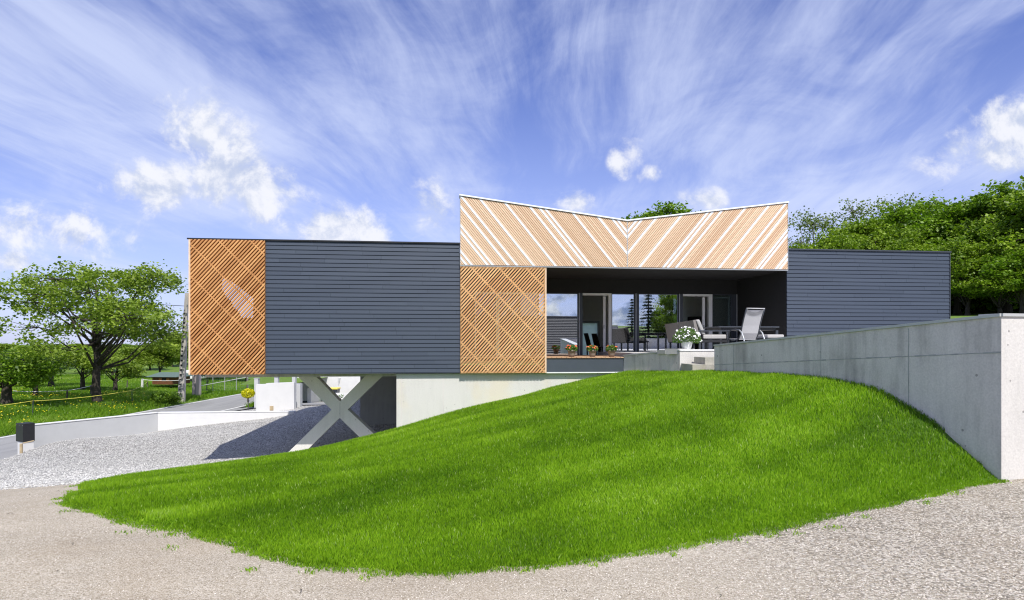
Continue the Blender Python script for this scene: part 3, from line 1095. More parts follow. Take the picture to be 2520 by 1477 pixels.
# V-topped fascia of diagonal boards
zl, zm, zr = 4.205, 3.59, 4.245
YF = -.075
core = MB(); M['gap'] = m_plain('shadow_gap_batten', (.09, .05, .03), .9)
core.prism_y([(U2 + .004, ZF - .003), (UM, ZF - .003), (UM, zm), (U2 + .004, zl)], YF + .022, .22)
core.prism_y([(UM + .001, ZF - .003), (U4 - .004, ZF - .003), (U4 - .004, zr), (UM + .001, zm)], YF + .022, .22)
fascia = obj('fascia', core, M['gap'], house)
boards = MB(); strips = MB()
halfL = [(U2 + .012, ZF + .01), (UM - .012, ZF + .01), (UM - .012, zm - .028), (U2 + .012, zl - .04)]
halfR = [(UM + .012, ZF + .01), (U4 - .012, ZF + .01), (U4 - .012, zr - .04), (UM + .012, zm - .028)]
stL = [1867, 1889, 1952, 1973, 2034, 2070, 2137, 2225, 2312, 2347, 2367, 2464, 2553, 2604, 2622]
stR = [2394, 2413, 2465, 2557, 2652, 2670, 2703, 2788, 2874, 2935, 2965, 3026, 3042, 3102, 3118]


def ub(px): return HU(px, 1067 + (px - 1840) * .0095, YF)[0]


for half, st, sg in ((halfL, stL, -1), (halfR, stR, 1)):
    sl = 1.215
    uu = [ub(p_) for p_ in st]
    H_ = 2.4
    wS = .082
    lo = min(half[0][0], uu[0]) - 2.6; hi = max(half[1][0], uu[-1]) + 2.6
    marks = [lo] + uu + [hi]
    def par(a, b): return [(a, ZF), (b, ZF), (b + sg * H_ / sl, ZF + H_), (a + sg * H_ / sl, ZF + H_)]
    for u_ in uu:
        c = clip_poly(par(u_ - wS / 2, u_ + wS / 2 - .006), half)
        if len(c) >= 3: strips.prism_y(c, YF - .004, YF + .02, .5)
    for i in range(len(marks) - 1):
        a = marks[i] + wS / 2; b = marks[i + 1] - wS / 2
        if b - a < .02: continue
        n = max(1, round((b - a) / .066)); w1 = (b - a) / n
        gtone = rs.uniform(-.12, .12)
        for k in range(n):
            c = clip_poly(par(a + k * w1, a + (k + 1) * w1 - .014), half)
            if len(c) >= 3: boards.prism_y(c, YF - rs.random() * .002, YF + .02, min(1, max(0, .55 + gtone + rs.gauss(0, .2))))
obj('larch_board', boards, M['larch'], fascia)
obj('white_strip', strips, M['white_strip'], fascia)
m = MB()
m.prism_y([(U2 - .02, zl - .02), (UM, zm - .018), (UM, zm + .022), (U2 - .02, zl + .022)], YF - .03, .26)
m.prism_y([(UM + .0015, zm - .018), (U4 + .02, zr - .02), (U4 + .02, zr + .022), (UM + .0015, zm + .022)], YF - .03, .26)
obj('coping', m, M['white_strip'], fascia)
m = MB()
m.box(U2 - .002, U2 + .011, YF - .012, .2, ZF, zl - .021); m.box(U4 - .011, U4 + .003, YF - .012, .2, ZF, zr - .021)
m.box(UM - .0115, UM + .0115, YF - .006, YF + .02, ZF + .004, zm - .02)
m.box(U2, U4, YF - .008, YF + .1, ZF - .03, ZF - .004)
obj('trim', m, M['alu'], fascia)
# roof plane behind the fascia
m = MB(); m.box(U2 + .02, U4 - .02, .221, 9, ZF + .42, ZT - .02); obj('roof', m, M['dark'], house)
m = MB(); m.box(U2 - .018, U4 + .018, .03, 3.12, ZF - .002, ZF + .10); obj('porch_ceiling', m, M['dark'], house)
m = MB(); m.box(U4 - .0, U4 + .018, .02, 3.1, -.4, ZF - .003); obj('porch_wall', m, M['dark'], house)
m = MB(); m.box(U2 - .018, U2 + .0, .02, 3.1, ZB, ZF - .003); obj('porch_wall', m, M['dark'], house)

def m_frost():
    m, T, b = newmat('frosted_door_glass')
    T.put(b.inputs['Base Color'], (.75, .86, .82)); b.inputs['Roughness'].default_value = .5
    tr = T.node('ShaderNodeBsdfTranslucent'); T.put(tr.inputs[0], (.85, .95, .92))
    mx = T.node('ShaderNodeMixShader'); mx.inputs[0].default_value = .75
    T.l.new(b.outputs[0], mx.inputs[1]); T.l.new(tr.outputs[0], mx.inputs[2]); T.l.new(mx.outputs[0], T.n['Material Output'].inputs[0])
    return m


# window wall, 3.07 m behind the facade
VW = 3.07
wz1 = HU(2250, 1171, VW)[1]; wz0 = -.39
hx = lambda px: HU(px, 1300, VW)[0]
m = MB(); m.box(U2, U4, VW + .0, VW + .2, wz1 + .001, ZF - .003); 
m.box(hx(2952), U4 - .001, VW + .001, VW + .19, wz0, wz1)
m.box(U2 + .001, hx(1898), VW + .001, VW + .19, wz0, wz1)
obj('wall', m, M['dark'], house)


def window(x0, x1, z0, z1, y, fr=.045, mat='anth', glass='glass', name='window', dep=.07):
    m = MB()
    m.box(x0, x0 + fr, y - dep / 2, y + dep / 2, z0, z1); m.box(x1 - fr, x1, y - dep / 2, y + dep / 2, z0, z1)
    m.box(x0 + fr, x1 - fr, y - dep / 2 + .002, y + dep / 2 - .002, z1 - fr, z1); m.box(x0 + fr, x1 - fr, y - dep / 2 + .002, y + dep / 2 - .002, z0, z0 + fr)
    w = obj(name, m, M[mat], house)
    m = MB(); m.box(x0 + fr, x1 - fr, y - .004, y + .004, z0 + fr, z1 - fr)
    obj('pane', m, M[glass], w)
    return w


window(hx(1900), hx(1990), wz0, wz1, VW + .05, .04, 'alu', 'glass_dark')
window(hx(1992), hx(2150), wz0, wz1, VW + .05, .05, 'alu', 'glass_dark')
window(hx(2152), hx(2314), wz0, wz1, VW + .05, .03)
for xa_, xb_ in ((hx(2314) + .001, hx(2330)), (hx(2540) + .001, hx(2554) - .001), (hx(2714) + .001, hx(2731)), (hx(2930), hx(2952) - .001)):
    m = MB(); m.box(xa_, xb_, VW - .02, VW + .14, wz0, wz1); obj('mullion', m, M['anth'], house)
for px in (2314, 2541, 2715, 2944):
    m = MB(); m.box(hx(px) + .002, hx(px) + .028, VW - .04, VW - .021, wz0, wz1); obj('cover_strip', m, M['alu'], house)


def slider(xa, xs, xf0, xf1, xb, glass):
    """open sliding door: white header and frame, half-drawn leaf, fixed light beside it"""
    m = MB()
    m.box(hx(xa) + .002, hx(xf1), VW - .01, VW + .1, wz1 - .075, wz1 - .002)
    m.box(hx(xf0), hx(xf1) - .001, VW - .01, VW + .1, wz0, wz1 - .076)
    f = obj('sliding_door', m, M['white'], house)
    m = MB(); m.box(hx(xs), hx(xs + 10), VW + .11, VW + .16, wz0, wz1 - .10); obj('door_leaf', m, M['white'], f)
    m = MB(); m.box(hx(xs) + .02, hx(xs) + .04, VW + .07, VW + .109, .55, .68); obj('handle', m, M['alu'], f)
    w = window(hx(xf1) + .001, hx(xb), wz0, wz1, VW + .05, .03, 'anth', glass)
    m = MB(); m.box(hx(xb) - .12, hx(xb) - .06, VW + .08, VW + .14, wz0 + .03, wz1 - .03)
    m.box(hx(xf1) + .04, hx(xb) - .121, VW + .081, VW + .139, wz1 - .14, wz1 - .09); obj('inner_frame', m, M['white'], w)


slider(2330, 2416, 2434, 2446, 2540, 'glass')
window(hx(2554), hx(2714), wz0, wz1, VW + .05, .025)
slider(2731, 2815, 2835, 2849, 2930, 'glass_dark')

# room behind the glass
m = MB(); m.box(U2 + .1, hx(2175), VW + .35, VW + .4, -.549, 2.049); obj('added_dark_backing', m, M['dark'], house)  # added dark sheet behind the glass, keeps the slat gaps dark
xe_ = HU(2740, 1300, 6)[0]
xd0, zd1 = HU(2325, 1292, 7.9); xd1 = HU(2390, 1292, 7.9)[0]
M['door_teal'] = m_frost()
m = MB()
m.box(U2, U4, VW + .21, 8.9, -.65, -.55); obj('room_floor', m, M['stake'], house)
m = MB(); m.box(U2 + .001, U4 - .001, VW + .201, 8.9, 2.05, 2.15)
m.box(U2 + .001, xd0 - .001, 8.0, 8.1, -.549, 2.049); m.box(xd1 + .001, xe_ + .3, 8.0, 8.1, -.549, 2.049); m.box(xd0, xd1, 8.0, 8.1, zd1 + .001, 2.049); m.box(xe_ + .3, U4 - .001, 8.0, 8.1, -.549, .2); m.box(U2 + .02, U2 + .1, VW + .21, 7.99, -.399, 2.049); m.box(U4 - .1, U4 - .02, VW + .21, 7.99, -.399, 2.049)  # back wall left open at right, an added unseen opening that lights the room
obj('room_wall', m, M['plaster_in'], house)
m = MB(); m.box(xd0, xd1, 7.93, 7.99, -.548, zd1); idr = obj('interior_door', m, M['door_teal'], house)
m = MB(); m.box(xd0 - .09, xd0 - .002, 7.9, 7.995, -.398, zd1 + .09); m.box(xd1 + .002, xd1 + .09, 7.9, 7.995, -.398, zd1 + .09); m.box(xd0 - .001, xd1 + .001, 7.9, 7.994, zd1 + .002, zd1 + .09)
obj('door_frame', m, M['alu'], idr)
xe = HU(2740, 1300, 6)[0]
m = MB(); m.box(xe, U4 - .11, 5.6, 5.75, -.399, 1.1); obj('partition', m, M['dark'], house)

# deck edge and its dark panel
m = MB(); m.box(U3 + .02, UD + .02, -.02, .02, ZB + .02, -.395); obj('deck_panel', m, M['anth_panel'], house)
m = MB(); m.box(U3 + .02, UD + .02, -.035, .10, ZB - .012, ZB + .018); obj('sill_strip', m, M['white'], house)
m = MB()
x = U2 + .02
while x < UD - .05:
    m.box(x, min(x + .135, UD), -.05, VW - .05, -.385, -.357, rs.random()); x += .144
obj('deck', m, M['wood_deck'], house)

# slab, basement walls and the crossed support
m = MB(); m.prism_z([(U0 + .25, .42), (UD, .42), (UD, 6.9), (U0 + 1.6, 6.9)], ZB - .10, ZB - .001); obj('floor_slab', m, M['conc'], house)
m = MB(); m.box(UB, UD + .4, .10, .38, -4.3, ZB - .013); obj('basement_wall', m, M['conc_white'], house)
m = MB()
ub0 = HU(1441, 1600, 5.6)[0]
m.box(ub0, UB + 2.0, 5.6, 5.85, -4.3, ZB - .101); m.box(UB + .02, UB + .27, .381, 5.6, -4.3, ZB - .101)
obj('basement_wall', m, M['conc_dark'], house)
for px in (1606, 1772):
    uj = HU(px, 1600, .1)[0]
    m = MB(); m.box(uj, uj + .012, .0975, .101, -4.0, ZB - .02); obj('wall_joint', m, M['conc'], house)
M['joint'] = m_plain('dark_joint', (.36, .365, .36), .9, 0, .2, 5)  # plain darker tone of the formwork and cast joints
VX = 1.6
xp = [(1160, 1475), (1236, 1475), (1360, 1606), (1492, 1472), (1562, 1472), (1391, 1638), (1619, 1850), (1543, 1850), (1358, 1670), (1178, 1850), (1111, 1850), (1326, 1638)]
pts = [HU(a, b, VX) for a, b in xp]
bm = bmesh.new()
f0 = [bm.verts.new((p_[0], VX, p_[1])) for p_ in pts]; f1 = [bm.verts.new((p_[0], VX + .42, p_[1])) for p_ in pts]
n = len(pts)
for i in range(n): bm.faces.new((f0[i], f0[(i + 1) % n], f1[(i + 1) % n], f1[i]))
bm.faces.new(f0); bm.faces.new(f1[::-1])
bm.normal_update()
bmesh.ops.triangulate(bm, faces=[f for f in bm.faces if len(f.verts) > 4])
bmesh.ops.recalc_face_normals(bm, faces=bm.faces)
me = bpy.data.meshes.new('cross_column'); bm.to_mesh(me); bm.free()
xc = link('cross_column', me, M['conc_x'], house)
xj0 = HU(1360, 1606, VX); xj1 = HU(1358, 1670, VX)
m = MB(); m.box(xj0[0] - .006, xj0[0] + .006, VX - .002, VX + .01, xj1[1] + .02, xj0[1] - .02); obj('cast_joint', m, M['joint'], xc)

# ------------------------------------------------------------------ walls in the garden
def wall2(pts, tops, z0s, th, side, cap=None, name='wall', mat=None, parent=None, capth=.036, caps=None):
    """straight wall along 2 points with sloping top; side=+1 thickness to the left of travel"""
    (x0, y0), (x1, y1) = pts
    d = Vector((x1 - x0, y1 - y0)).normalized(); nrm = Vector((-d.y, d.x)) * side
    def ring(off, zo0, zo1, ext0=0, ext1=0):
        a = Vector((x0, y0)) + nrm * off - d * ext0; b = Vector((x1, y1)) + nrm * off + d * ext1
        return (a.x, a.y, zo0), (b.x, b.y, zo1)
    m = MB()
    A0, B0 = ring(0, z0s[0], z0s[1]); A1, B1 = ring(0, tops[0], tops[1]); C0, D0 = ring(th, z0s[0], z0s[1]); C1, D1 = ring(th, tops[0], tops[1])
    m.add([A0, B0, B1, A1, C0, D0, D1, C1], [(0, 1, 2, 3), (5, 4, 7, 6), (3, 2, 6, 7), (1, 0, 4, 5), (1, 5, 6, 2), (4, 0, 3, 7)])
    w = obj(name, m, mat, parent)
    if cap:
        m = MB(); o = .02
        a0, b0 = ring(-o, tops[0] + .001, tops[1] + .001); a1, b1 = ring(-o, tops[0] + capth, tops[1] + capth)
        c0, d0 = ring(th + o, tops[0] + .001, tops[1] + .001); c1, d1 = ring(th + o, tops[0] + capth, tops[1] + capth)
        m.add([a0, b0, b1, a1, c0, d0, d1, c1], [(0, 1, 2, 3), (5, 4, 7, 6), (3, 2, 6, 7), (1, 0, 4, 5), (1, 5, 6, 2), (4, 0, 3, 7)])
        obj('cap', m, cap, parent)
    return w


def recalc_all():
    for me in bpy.data.meshes:
        if me.polygons and len(me.polygons) < 60000 and me.name.split('.')[0] not in ('lawn_grass',):
            bm = bmesh.new(); bm.from_mesh(me)
            bmesh.ops.recalc_face_normals(bm, faces=bm.faces)
            bm.to_mesh(me); bm.free()


rw = thing('retaining_wall', 'long board-marked concrete retaining wall with thin metal cap, shaded grey side and sunlit white end at the right', 'wall')
wall2([(WB.x, WB.y), (WA.x, WA.y)], (-.035, .325), (-1.6, -2.2), .26, +1, M['cap'], 'wall_panel', M['conc'], rw)
dR = Vector((math.cos(R(10.6)), math.sin(R(10.6))))
c0 = Vector((WA.x, WA.y)) + Vector((.002, -.002)); c1 = c0 + dR * 9
wall2([(c0.x, c0.y), (c1.x, c1.y)], (.325, .325), (-2.3, -2.3), .26, +1, M['cap'], 'wall_panel', M['conc_white'], rw)
# formwork joints on the shaded face
dW = (WA - WB).normalized(); nW = Vector((dW.y, -dW.x))
m = MB()
def jpt(t, z): p_ = WB + dW * t + nW * .003; return (p_.x, p_.y, z)
LWt = (WA - WB).length
def jz(t): return -.445 + (t / LWt) * (.357)
rr = random.Random(4)
for i in range(60):
    t0, t1 = LWt * i / 60, LWt * (i + 1) / 60
    w = .004 + .006 * rr.random(); z_a = jz(t0) + rr.uniform(-.003, .003); z_b = jz(t1)
    m.face([jpt(t0, z_a - w), jpt(t1, z_b - w), jpt(t1, z_b + w), jpt(t0, z_a + w)])
for t in (LWt * .12, LWt * .53, LWt * .80):
    m.face([jpt(t, -1.6), jpt(t + .012, -1.6), jpt(t + .012, .0 + .32 * t / LWt - .035), jpt(t, .0 + .32 * t / LWt - .035)])
obj('formwork_joint', m, M['joint'], rw)

sw = thing('stair_wall', 'low concrete wall beside the steps, its short sunlit face carrying the daisy pot', 'wall')
wall2([(LC.x, LC.y), (LE.x, LE.y)], (-.33, -.155), (-1.9, -1.9), .24, +1, M['cap'], 'wall_panel', M['conc'], sw)
e0 = LE + Vector((.002, -.002)); e1 = e0 + dR * 1.5
wall2([(e0.x, e0.y), (e1.x, e1.y)], (-.155, -.155), (-1.9, -1.9), .24, +1, M['white'], 'wall_panel', M['conc_white'], sw)

st = thing('garden_steps', 'two stained concrete steps climbing behind the end of the retaining wall', 'steps')
def step(px, D0, D1, zt, zb, dx):
    x0 = (px - CX) / F * D0
    m = MB(); m.box(x0, 5.3, D0, D1, zb, zt); return m
obj('step', step(2770, 13.95, 14.88, -.465, -1.2, 0), M['stair'], st)
obj('step', step(2820, 14.02, 14.87, -.30, -.466, 0), M['stair'], st)

# paved terrace behind the walls
m = MB()
T0 = Hw(UD + .02, -.02); T1 = Hw(UD + .02, VW - .03); T2 = Hw(U4 - .002, VW - .03); T3 = Hw(U4 - .002, -.03); T4 = Hw(U5 + 2, -.03); 
WBi = WB - nW * .27; WAi = WA - nW * .3
q0 = LE + dR * .27 + Vector((.0, .27)); q1 = LC + Vector((.27, 0))
poly = [(T0.x + .25, T0.y - .1), (q0.x, q0.y + .02), (5.75, 15.45), (5.75, 13.2), (WBi.x + .05, WBi.y), (WAi.x + .1, WAi.y + .35), (c1.x - .3, c1.y + .35), (T4.x, T4.y), (T3.x, T3.y), (T2.x, T2.y), (T1.x, T1.y)]
def tri_prism(m, poly, z0, z1):
    bm = bmesh.new(); vs = [bm.verts.new((p_[0], p_[1], z1)) for p_ in poly]; f = bm.faces.new(vs)
    bm.normal_update()
    if f.normal.z < 0: f.normal_flip()
    ext = bmesh.ops.extrude_face_region(bm, geom=[f]); 
    for v in [g_ for g_ in ext['geom'] if isinstance(g_, bmesh.types.BMVert)]: v.co.z = z0
    bmesh.ops.recalc_face_normals(bm, faces=bm.faces)
    bmesh.ops.triangulate(bm, faces=[f for f in bm.faces if len(f.verts) > 4])
    me = bpy.data.meshes.new('terrace'); bm.to_mesh(me); bm.free(); return me
o = link('terrace', tri_prism(None, poly, -.45, -.24), M['conc_white2']); struct(o)
# edge slabs resting on the terrace rim
for i, (pxa, pxb, py, D) in enumerate([(2599, 2626, 1404, 16.1), (2628, 2660, 1399, 15.7), (2661, 2712, 1394, 15.25)]):
    a = W(pxa, py, D); b = W(pxb, py, D - .3); m = MB()
    m.prism_z([(a.x, a.y), (b.x, b.y), (b.x + .45, b.y + .12), (a.x + .45, a.y + .12)], -.239, (HY - py) / F * D - .0)
    s_ = obj('paving_slab', m, M['cushion'])
    tag(s_, ['grey paving slab on the terrace rim, farthest left of the row behind the stair wall', 'middle paving slab of the row on the terrace rim', 'paving slab nearest the daisy pot on the terrace rim'][i], 'paving slab', 'paving slabs along the terrace rim')

# ------------------------------------------------------------------ terrace furniture and plants
def rbox(name, x0, x1, y0, y1, z0, z1, mat, parent, bev=.02):
    m = MB(); m.box(x0, x1, y0, y1, z0, z1); return obj(name, m, mat, parent, bevel=bev, smooth=False)


TZ = -.24
# sofa: back toward the viewer's left, length running away from the viewer
sofa = thing('garden_sofa', 'grey garden sofa seen end-on with slanting fabric back and pale seat cushions', 'sofa', (4.86, 15.35, TZ), R(-1))
L = 3.1
m = MB()
for a in range(2):
    y0 = a * L / 2 + .02; y1 = (a + 1) * L / 2 - .01
    m.add([(-.10, y0, .32), (-.10, y1, .32), (-.20, y1, .87), (-.20, y0, .87), (.02, y0, .32), (.02, y1, .32), (-.14, y1, .87), (-.14, y0, .87)],
          [(0, 1, 2, 3), (5, 4, 7, 6), (3, 2, 6, 7), (1, 0, 4, 5), (1, 5, 6, 2), (4, 0, 3, 7)])
obj('back_panel', m, M['taupe_fabric'], sofa)
for a in range(2):
    y0 = a * L / 2 + .02; y1 = (a + 1) * L / 2 - .01
    m = MB(); m.add([(.03, y0, .5), (.03, y1, .5), (-.13, y1, .88), (-.13, y0, .88), (.13, y0, .5), (.13, y1, .5), (-.03, y1, .89), (-.03, y0, .89)],
          [(0, 1, 2, 3), (5, 4, 7, 6), (3, 2, 6, 7), (1, 0, 4, 5), (1, 5, 6, 2), (4, 0, 3, 7)])
    obj('back_cushion', m, M['cushion'], sofa, bevel=.03)
    rbox('seat_cushion', .06, .66, y0, y1, .385, .50, M['cushion'], sofa, .03)
m = MB(); m.box(-.08, .72, 0, .05, .30, .37); m.box(-.08, .72, L - .05, L, .30, .37); m.box(-.08, -.03, .05, L - .05, .30, .37); m.box(.67, .72, .05, L - .05, .30, .37)
m.box(-.03, .67, .05, L - .05, .33, .36)
obj('seat_frame', m, M['black'], sofa)
for y in (0, L - .05):
    m = MB(); m.box(-.06, .72, y - .01, y + .06, .58, .61); obj('armrest', m, M['anth'], sofa)
    for x in (-.05, .66):
        m = MB(); m.box(x, x + .05, y, y + .05, 0, .58); obj('leg', m, M['anth'], sofa)

# dining table and chairs
tb = thing('garden_table', 'dark metal garden table behind the sofa and recliner', 'table', (6.35, 16.6, TZ), R(6))
rbox('tabletop', -.85, .85, -.5, .5, .70, .735, M['anth'], tb, .005)
m = MB(); m.box(-.78, .78, -.44, .44, .63, .699); obj('apron', m, M['black'], tb)
for sx in (-1, 1):
    for sy in (-1, 1):
        m = MB(); m.box(sx * .80 - .03, sx * .80 + .03, sy * .45 - .03, sy * .45 + .03, 0, .63); obj('leg', m, M['anth'], tb)
bench = thing('footstool', 'low dark footstool with a pale cushion right of the recliner', 'footstool', (6.7, 15.5, TZ), R(8))
rbox('seat_cushion', -.22, .24, -.25, .25, .40, .50, M['cushion'], bench, .03)
m = MB(); m.box(-.26, .30, -.28, .28, .34, .398); obj('seat_frame', m, M['anth'], bench)
for sx in (-.22, .24):
    for sy in (-.24, .24):
        m = MB(); m.box(sx - .02, sx + .02, sy - .02, sy + .02, 0, .34); obj('leg', m, M['anth'], bench)

# high-backed sling recliner: faces away to the left, leaning back toward the viewer's right
rc = thing('recliner', 'high-backed grey sling recliner chair with curved armrests, its back to the viewer', 'chair', (5.80, 14.6, TZ), R(13)); rc.scale = (.92, .92, .94)
hw = .245
prof = [(.08, .40), (-.02, .55), (-.08, .75), (-.17, .98), (-.27, 1.17)]   # (y, z): +y forward (away)
for s in (-1, 1):
    m = MB(); m.tube([(s * (hw + .02), y, z) for y, z in [(.62, .40), (.3, .37)] + prof], .016, 8); obj('side_rail', m, M['anth'], rc, smooth=True)
m = MB(); m.tube([(-hw - .02, -.275, 1.18), (hw + .02, -.275, 1.18)], .014, 8); obj('top_bar', m, M['sling'], rc, smooth=True)


def strip_mesh(pr, w, th, nx=8, sag=.0):
    m = MB()
    for i in range(len(pr) - 1):
        (y0, z0), (y1, z1) = pr[i], pr[i + 1]
        m.add([(-w, y0, z0), (w, y0, z0), (w, y1, z1), (-w, y1, z1), (-w, y0 + th, z0 + th * .3), (w, y0 + th, z0 + th * .3), (w, y1 + th, z1 + th * .3), (-w, y1 + th, z1 + th * .3)],
              [(0, 1, 2, 3), (7, 6, 5, 4), (0, 3, 7, 4), (1, 5, 6, 2), (0, 4, 5, 1), (3, 2, 6, 7)])
    return m


fine = []
for i in range(len(prof) - 1):
    for k in range(3):
        t = k / 3; fine.append((prof[i][0] * (1 - t) + prof[i + 1][0] * t, prof[i][1] * (1 - t) + prof[i + 1][1] * t))
fine.append(prof[-1])
obj('backrest', strip_mesh([(a, b) for a, b in fine[:-1]] + [(-.255, 1.14)], hw, .008), M['sling'], rc)
m = MB()
for k in range(8):
    x0 = -hw + k * hw / 4; x1 = x0 + hw / 4
    f_ = lambda x: 1.00 + .085 * (x / hw) ** 2
    yy = lambda z: -.17 - (z - .98) * .1 / .19 - .006
    m.face([(x0, yy(f_(x0)), f_(x0)), (x1, yy(f_(x1)), f_(x1)), (x1, yy(f_(x1) + .09), f_(x1) + .06 + .02), (x0, yy(f_(x0) + .09), f_(x0) + .06 + .02)])
M['sling_dark'] = m_plain('crescent_band', (.30, .30, .31), .8)  # darker crescent band across the upper sling
obj('crescent_band', m, M['sling_dark'], rc)
m = MB(); m.add([(-hw, .08, .385), (hw, .08, .385), (hw, .60, .405), (-hw, .60, .405), (-hw, .08, .395), (hw, .08, .395), (hw, .60, .415), (-hw, .60, .415)],
                [(0, 3, 2, 1), (4, 5, 6, 7), (0, 1, 5, 4), (1, 2, 6, 5), (2, 3, 7, 6), (3, 0, 4, 7)])
obj('seat', m, M['sling'], rc)
for s in (-1, 1):
    x = s * (hw + .06)
    m = MB()
    arc = [(x, -.30, 0.0), (x, -.26, .22), (x, -.20, .42), (x, -.12, .56), (x, -.02, .625), (x, .15, .65), (x, .38, .64), (x, .46, .58), (x, .52, .35), (x, .56, 0)]
    m.tube(arc[:5], .02, 8); obj('leg', m, M['alu'], rc, smooth=True)
    m = MB(); m.tube(arc[6:], .018, 8); obj('leg', m, M['anth'], rc, smooth=True)
    m = MB(); m.tube(arc[4:7], .022, 8); obj('armrest', m, M['anth'], rc, smooth=True)


# dark dining chairs inside
def dining_chair(loc, rz, lab):
    t = thing('dining_chair', lab, 'chair', loc, rz, 'dark wooden dining chairs inside the open door')
    rbox('seat', -.22, .22, -.22, .22, .43, .47, M['darkwood'], t, .01)
    m = MB()
    m.add([(-.21, -.20, .50), (.21, -.20, .50), (.19, -.34, 1.0), (-.19, -.34, 1.0), (-.21, -.17, .50), (.21, -.17, .50), (.19, -.31, 1.0), (-.19, -.31, 1.0)],
          [(0, 1, 2, 3), (5, 4, 7, 6), (3, 2, 6, 7), (1, 0, 4, 5), (1, 5, 6, 2), (4, 0, 3, 7)])
    obj('backrest', m, M['darkwood'], t)
    for sx in (-.19, .19):
        for sy in (-.19, .19):
            m = MB(); m.box(sx - .02, sx + .02, sy - .02, sy + .02, 0, .43); obj('leg', m, M['darkwood'], t)
    return t


dc = dining_chair((3.22, 23.6, -.55), R(-75), 'dark wooden dining chair just inside the open door, the left one')
copy_tree(dc, (3.62, 24.3, -.55), R(-68), 'dark wooden dining chair inside the door, partly behind its neighbour on the right')

# flower pots
def leaf_cloud(n, ctr, rad, size, rng, flat=1.0, up=.3, shell=.5, conebottom=False):
    d = rng.normal(size=(n, 3)); d /= np.linalg.norm(d, axis=1)[:, None]
    r = shell + (1 - shell) * rng.random(n) ** .5
    P = d * r[:, None] * np.array(rad)[None]
    if flat < 1: P[:, 2] = np.where(P[:, 2] < 0, P[:, 2] * flat, P[:, 2])
    P = P + np.array(ctr)
    return P


def leaf_quads(P, size, rng, up=.4, aspect=.55):
    n = len(P)
    nrm = rng.normal(size=(n, 3)); nrm[:, 2] = np.abs(nrm[:, 2]) + up; nrm /= np.linalg.norm(nrm, axis=1)[:, None]
    a = np.cross(nrm, rng.normal(size=(n, 3))); a /= np.linalg.norm(a, axis=1)[:, None] + 1e-9
    b = np.cross(nrm, a)
    s = (size * rng.uniform(.6, 1.25, n))[:, None]
    V = np.stack([P - a * s * .5, P - b * s * aspect * .5 + a * s * .05, P + a * s * .5, P + b * s * aspect * .5 + a * s * .05], 1)
    return V.reshape(-1, 3)


def flowers(P, r, rng, face=None, petals=7):
    n = len(P); V = []
    for p_ in P:
        nrm = rng.normal(size=3) * .5; nrm += np.array([0, -.8, .8]) if face is None else face; nrm /= np.linalg.norm(nrm)
        a = np.cross(nrm, [0, 0, 1.0]); a /= np.linalg.norm(a); b = np.cross(nrm, a)
        rr_ = r * rng.uniform(.75, 1.2)
        for k in range(6):
            t = k * math.pi / 3
            V.append(p_ + (a * math.cos(t) + b * math.sin(t)) * rr_)
    return np.array(V)


rng = np.random.default_rng(3)
potlab = ['coral-flowered plant in a taupe pot on the deck edge, nearest the larch screen', 'middle one of the three coral-flowered taupe pots on the deck edge', 'coral-flowered taupe pot on the deck edge, nearest the stair wall']
for i, (px, nf) in enumerate(((2287, 9), (2370, 6), (2447, 10))):
    u, z = HU(px, 1426, .12)
    p_ = Hw(u, .14, -.357)
    t = thing('potted_plant', potlab[i], 'potted plant', p_, R(20 * i), 'coral potted plants on the deck edge')
    m = MB(); m.lathe([(.075, 0), (.095, .08), (.108, .155), (.122, .156), (.124, .20), (.112, .20), (.105, .185)], 20); obj('pot', m, M['clay'], t, smooth=True)
    P = leaf_cloud(260, (0, 0, .24), (.17, .17, .10), .06, rng); npmesh('foliage', leaf_quads(P, .07, rng), 4, rng.random(260), M['leaf_pot'], t)
    P = leaf_cloud(nf + 5, (0, 0, .27), (.16, .16, .09), .05, rng, shell=.8); P[:, 2] = np.abs(P[:, 2] - .25) + .26
    V = flowers(P, .03, rng); npmesh('blossoms', V, 6, np.full(len(P), .5), M['petal_orange'], t)
t = thing('daisy_pot', 'mass of small white daisies overflowing a white pot on the stair wall', 'potted plant', (4.42, 15.12, -.118))
m = MB(); m.lathe([(.105, 0), (.125, .08), (.145, .17), (.155, .20), (.14, .20)], 24); obj('pot', m, M['white'], t, smooth=True)
P = leaf_cloud(2200, (0, 0, .33), (.37, .30, .23), .05, rng, flat=.75, shell=.55)
P[:, 2] -= .12 * (P[:, 0] / .38) ** 2
npmesh('foliage', leaf_quads(P, .05, rng, aspect=.35), 4, rng.random(len(P)), M['leaf_pot'], t)
P = leaf_cloud(150, (0, 0, .34), (.39, .32, .24), .05, rng, flat=.5, shell=.93)
P[:, 2] -= .12 * (P[:, 0] / .38) ** 2
k = (P[:, 2] > .32) | (rng.random(len(P)) < .35); P = P[k]
V = flowers(P, .024, rng); npmesh('blossoms', V, 6, np.full(len(P), .5), M['petal_white'], t)

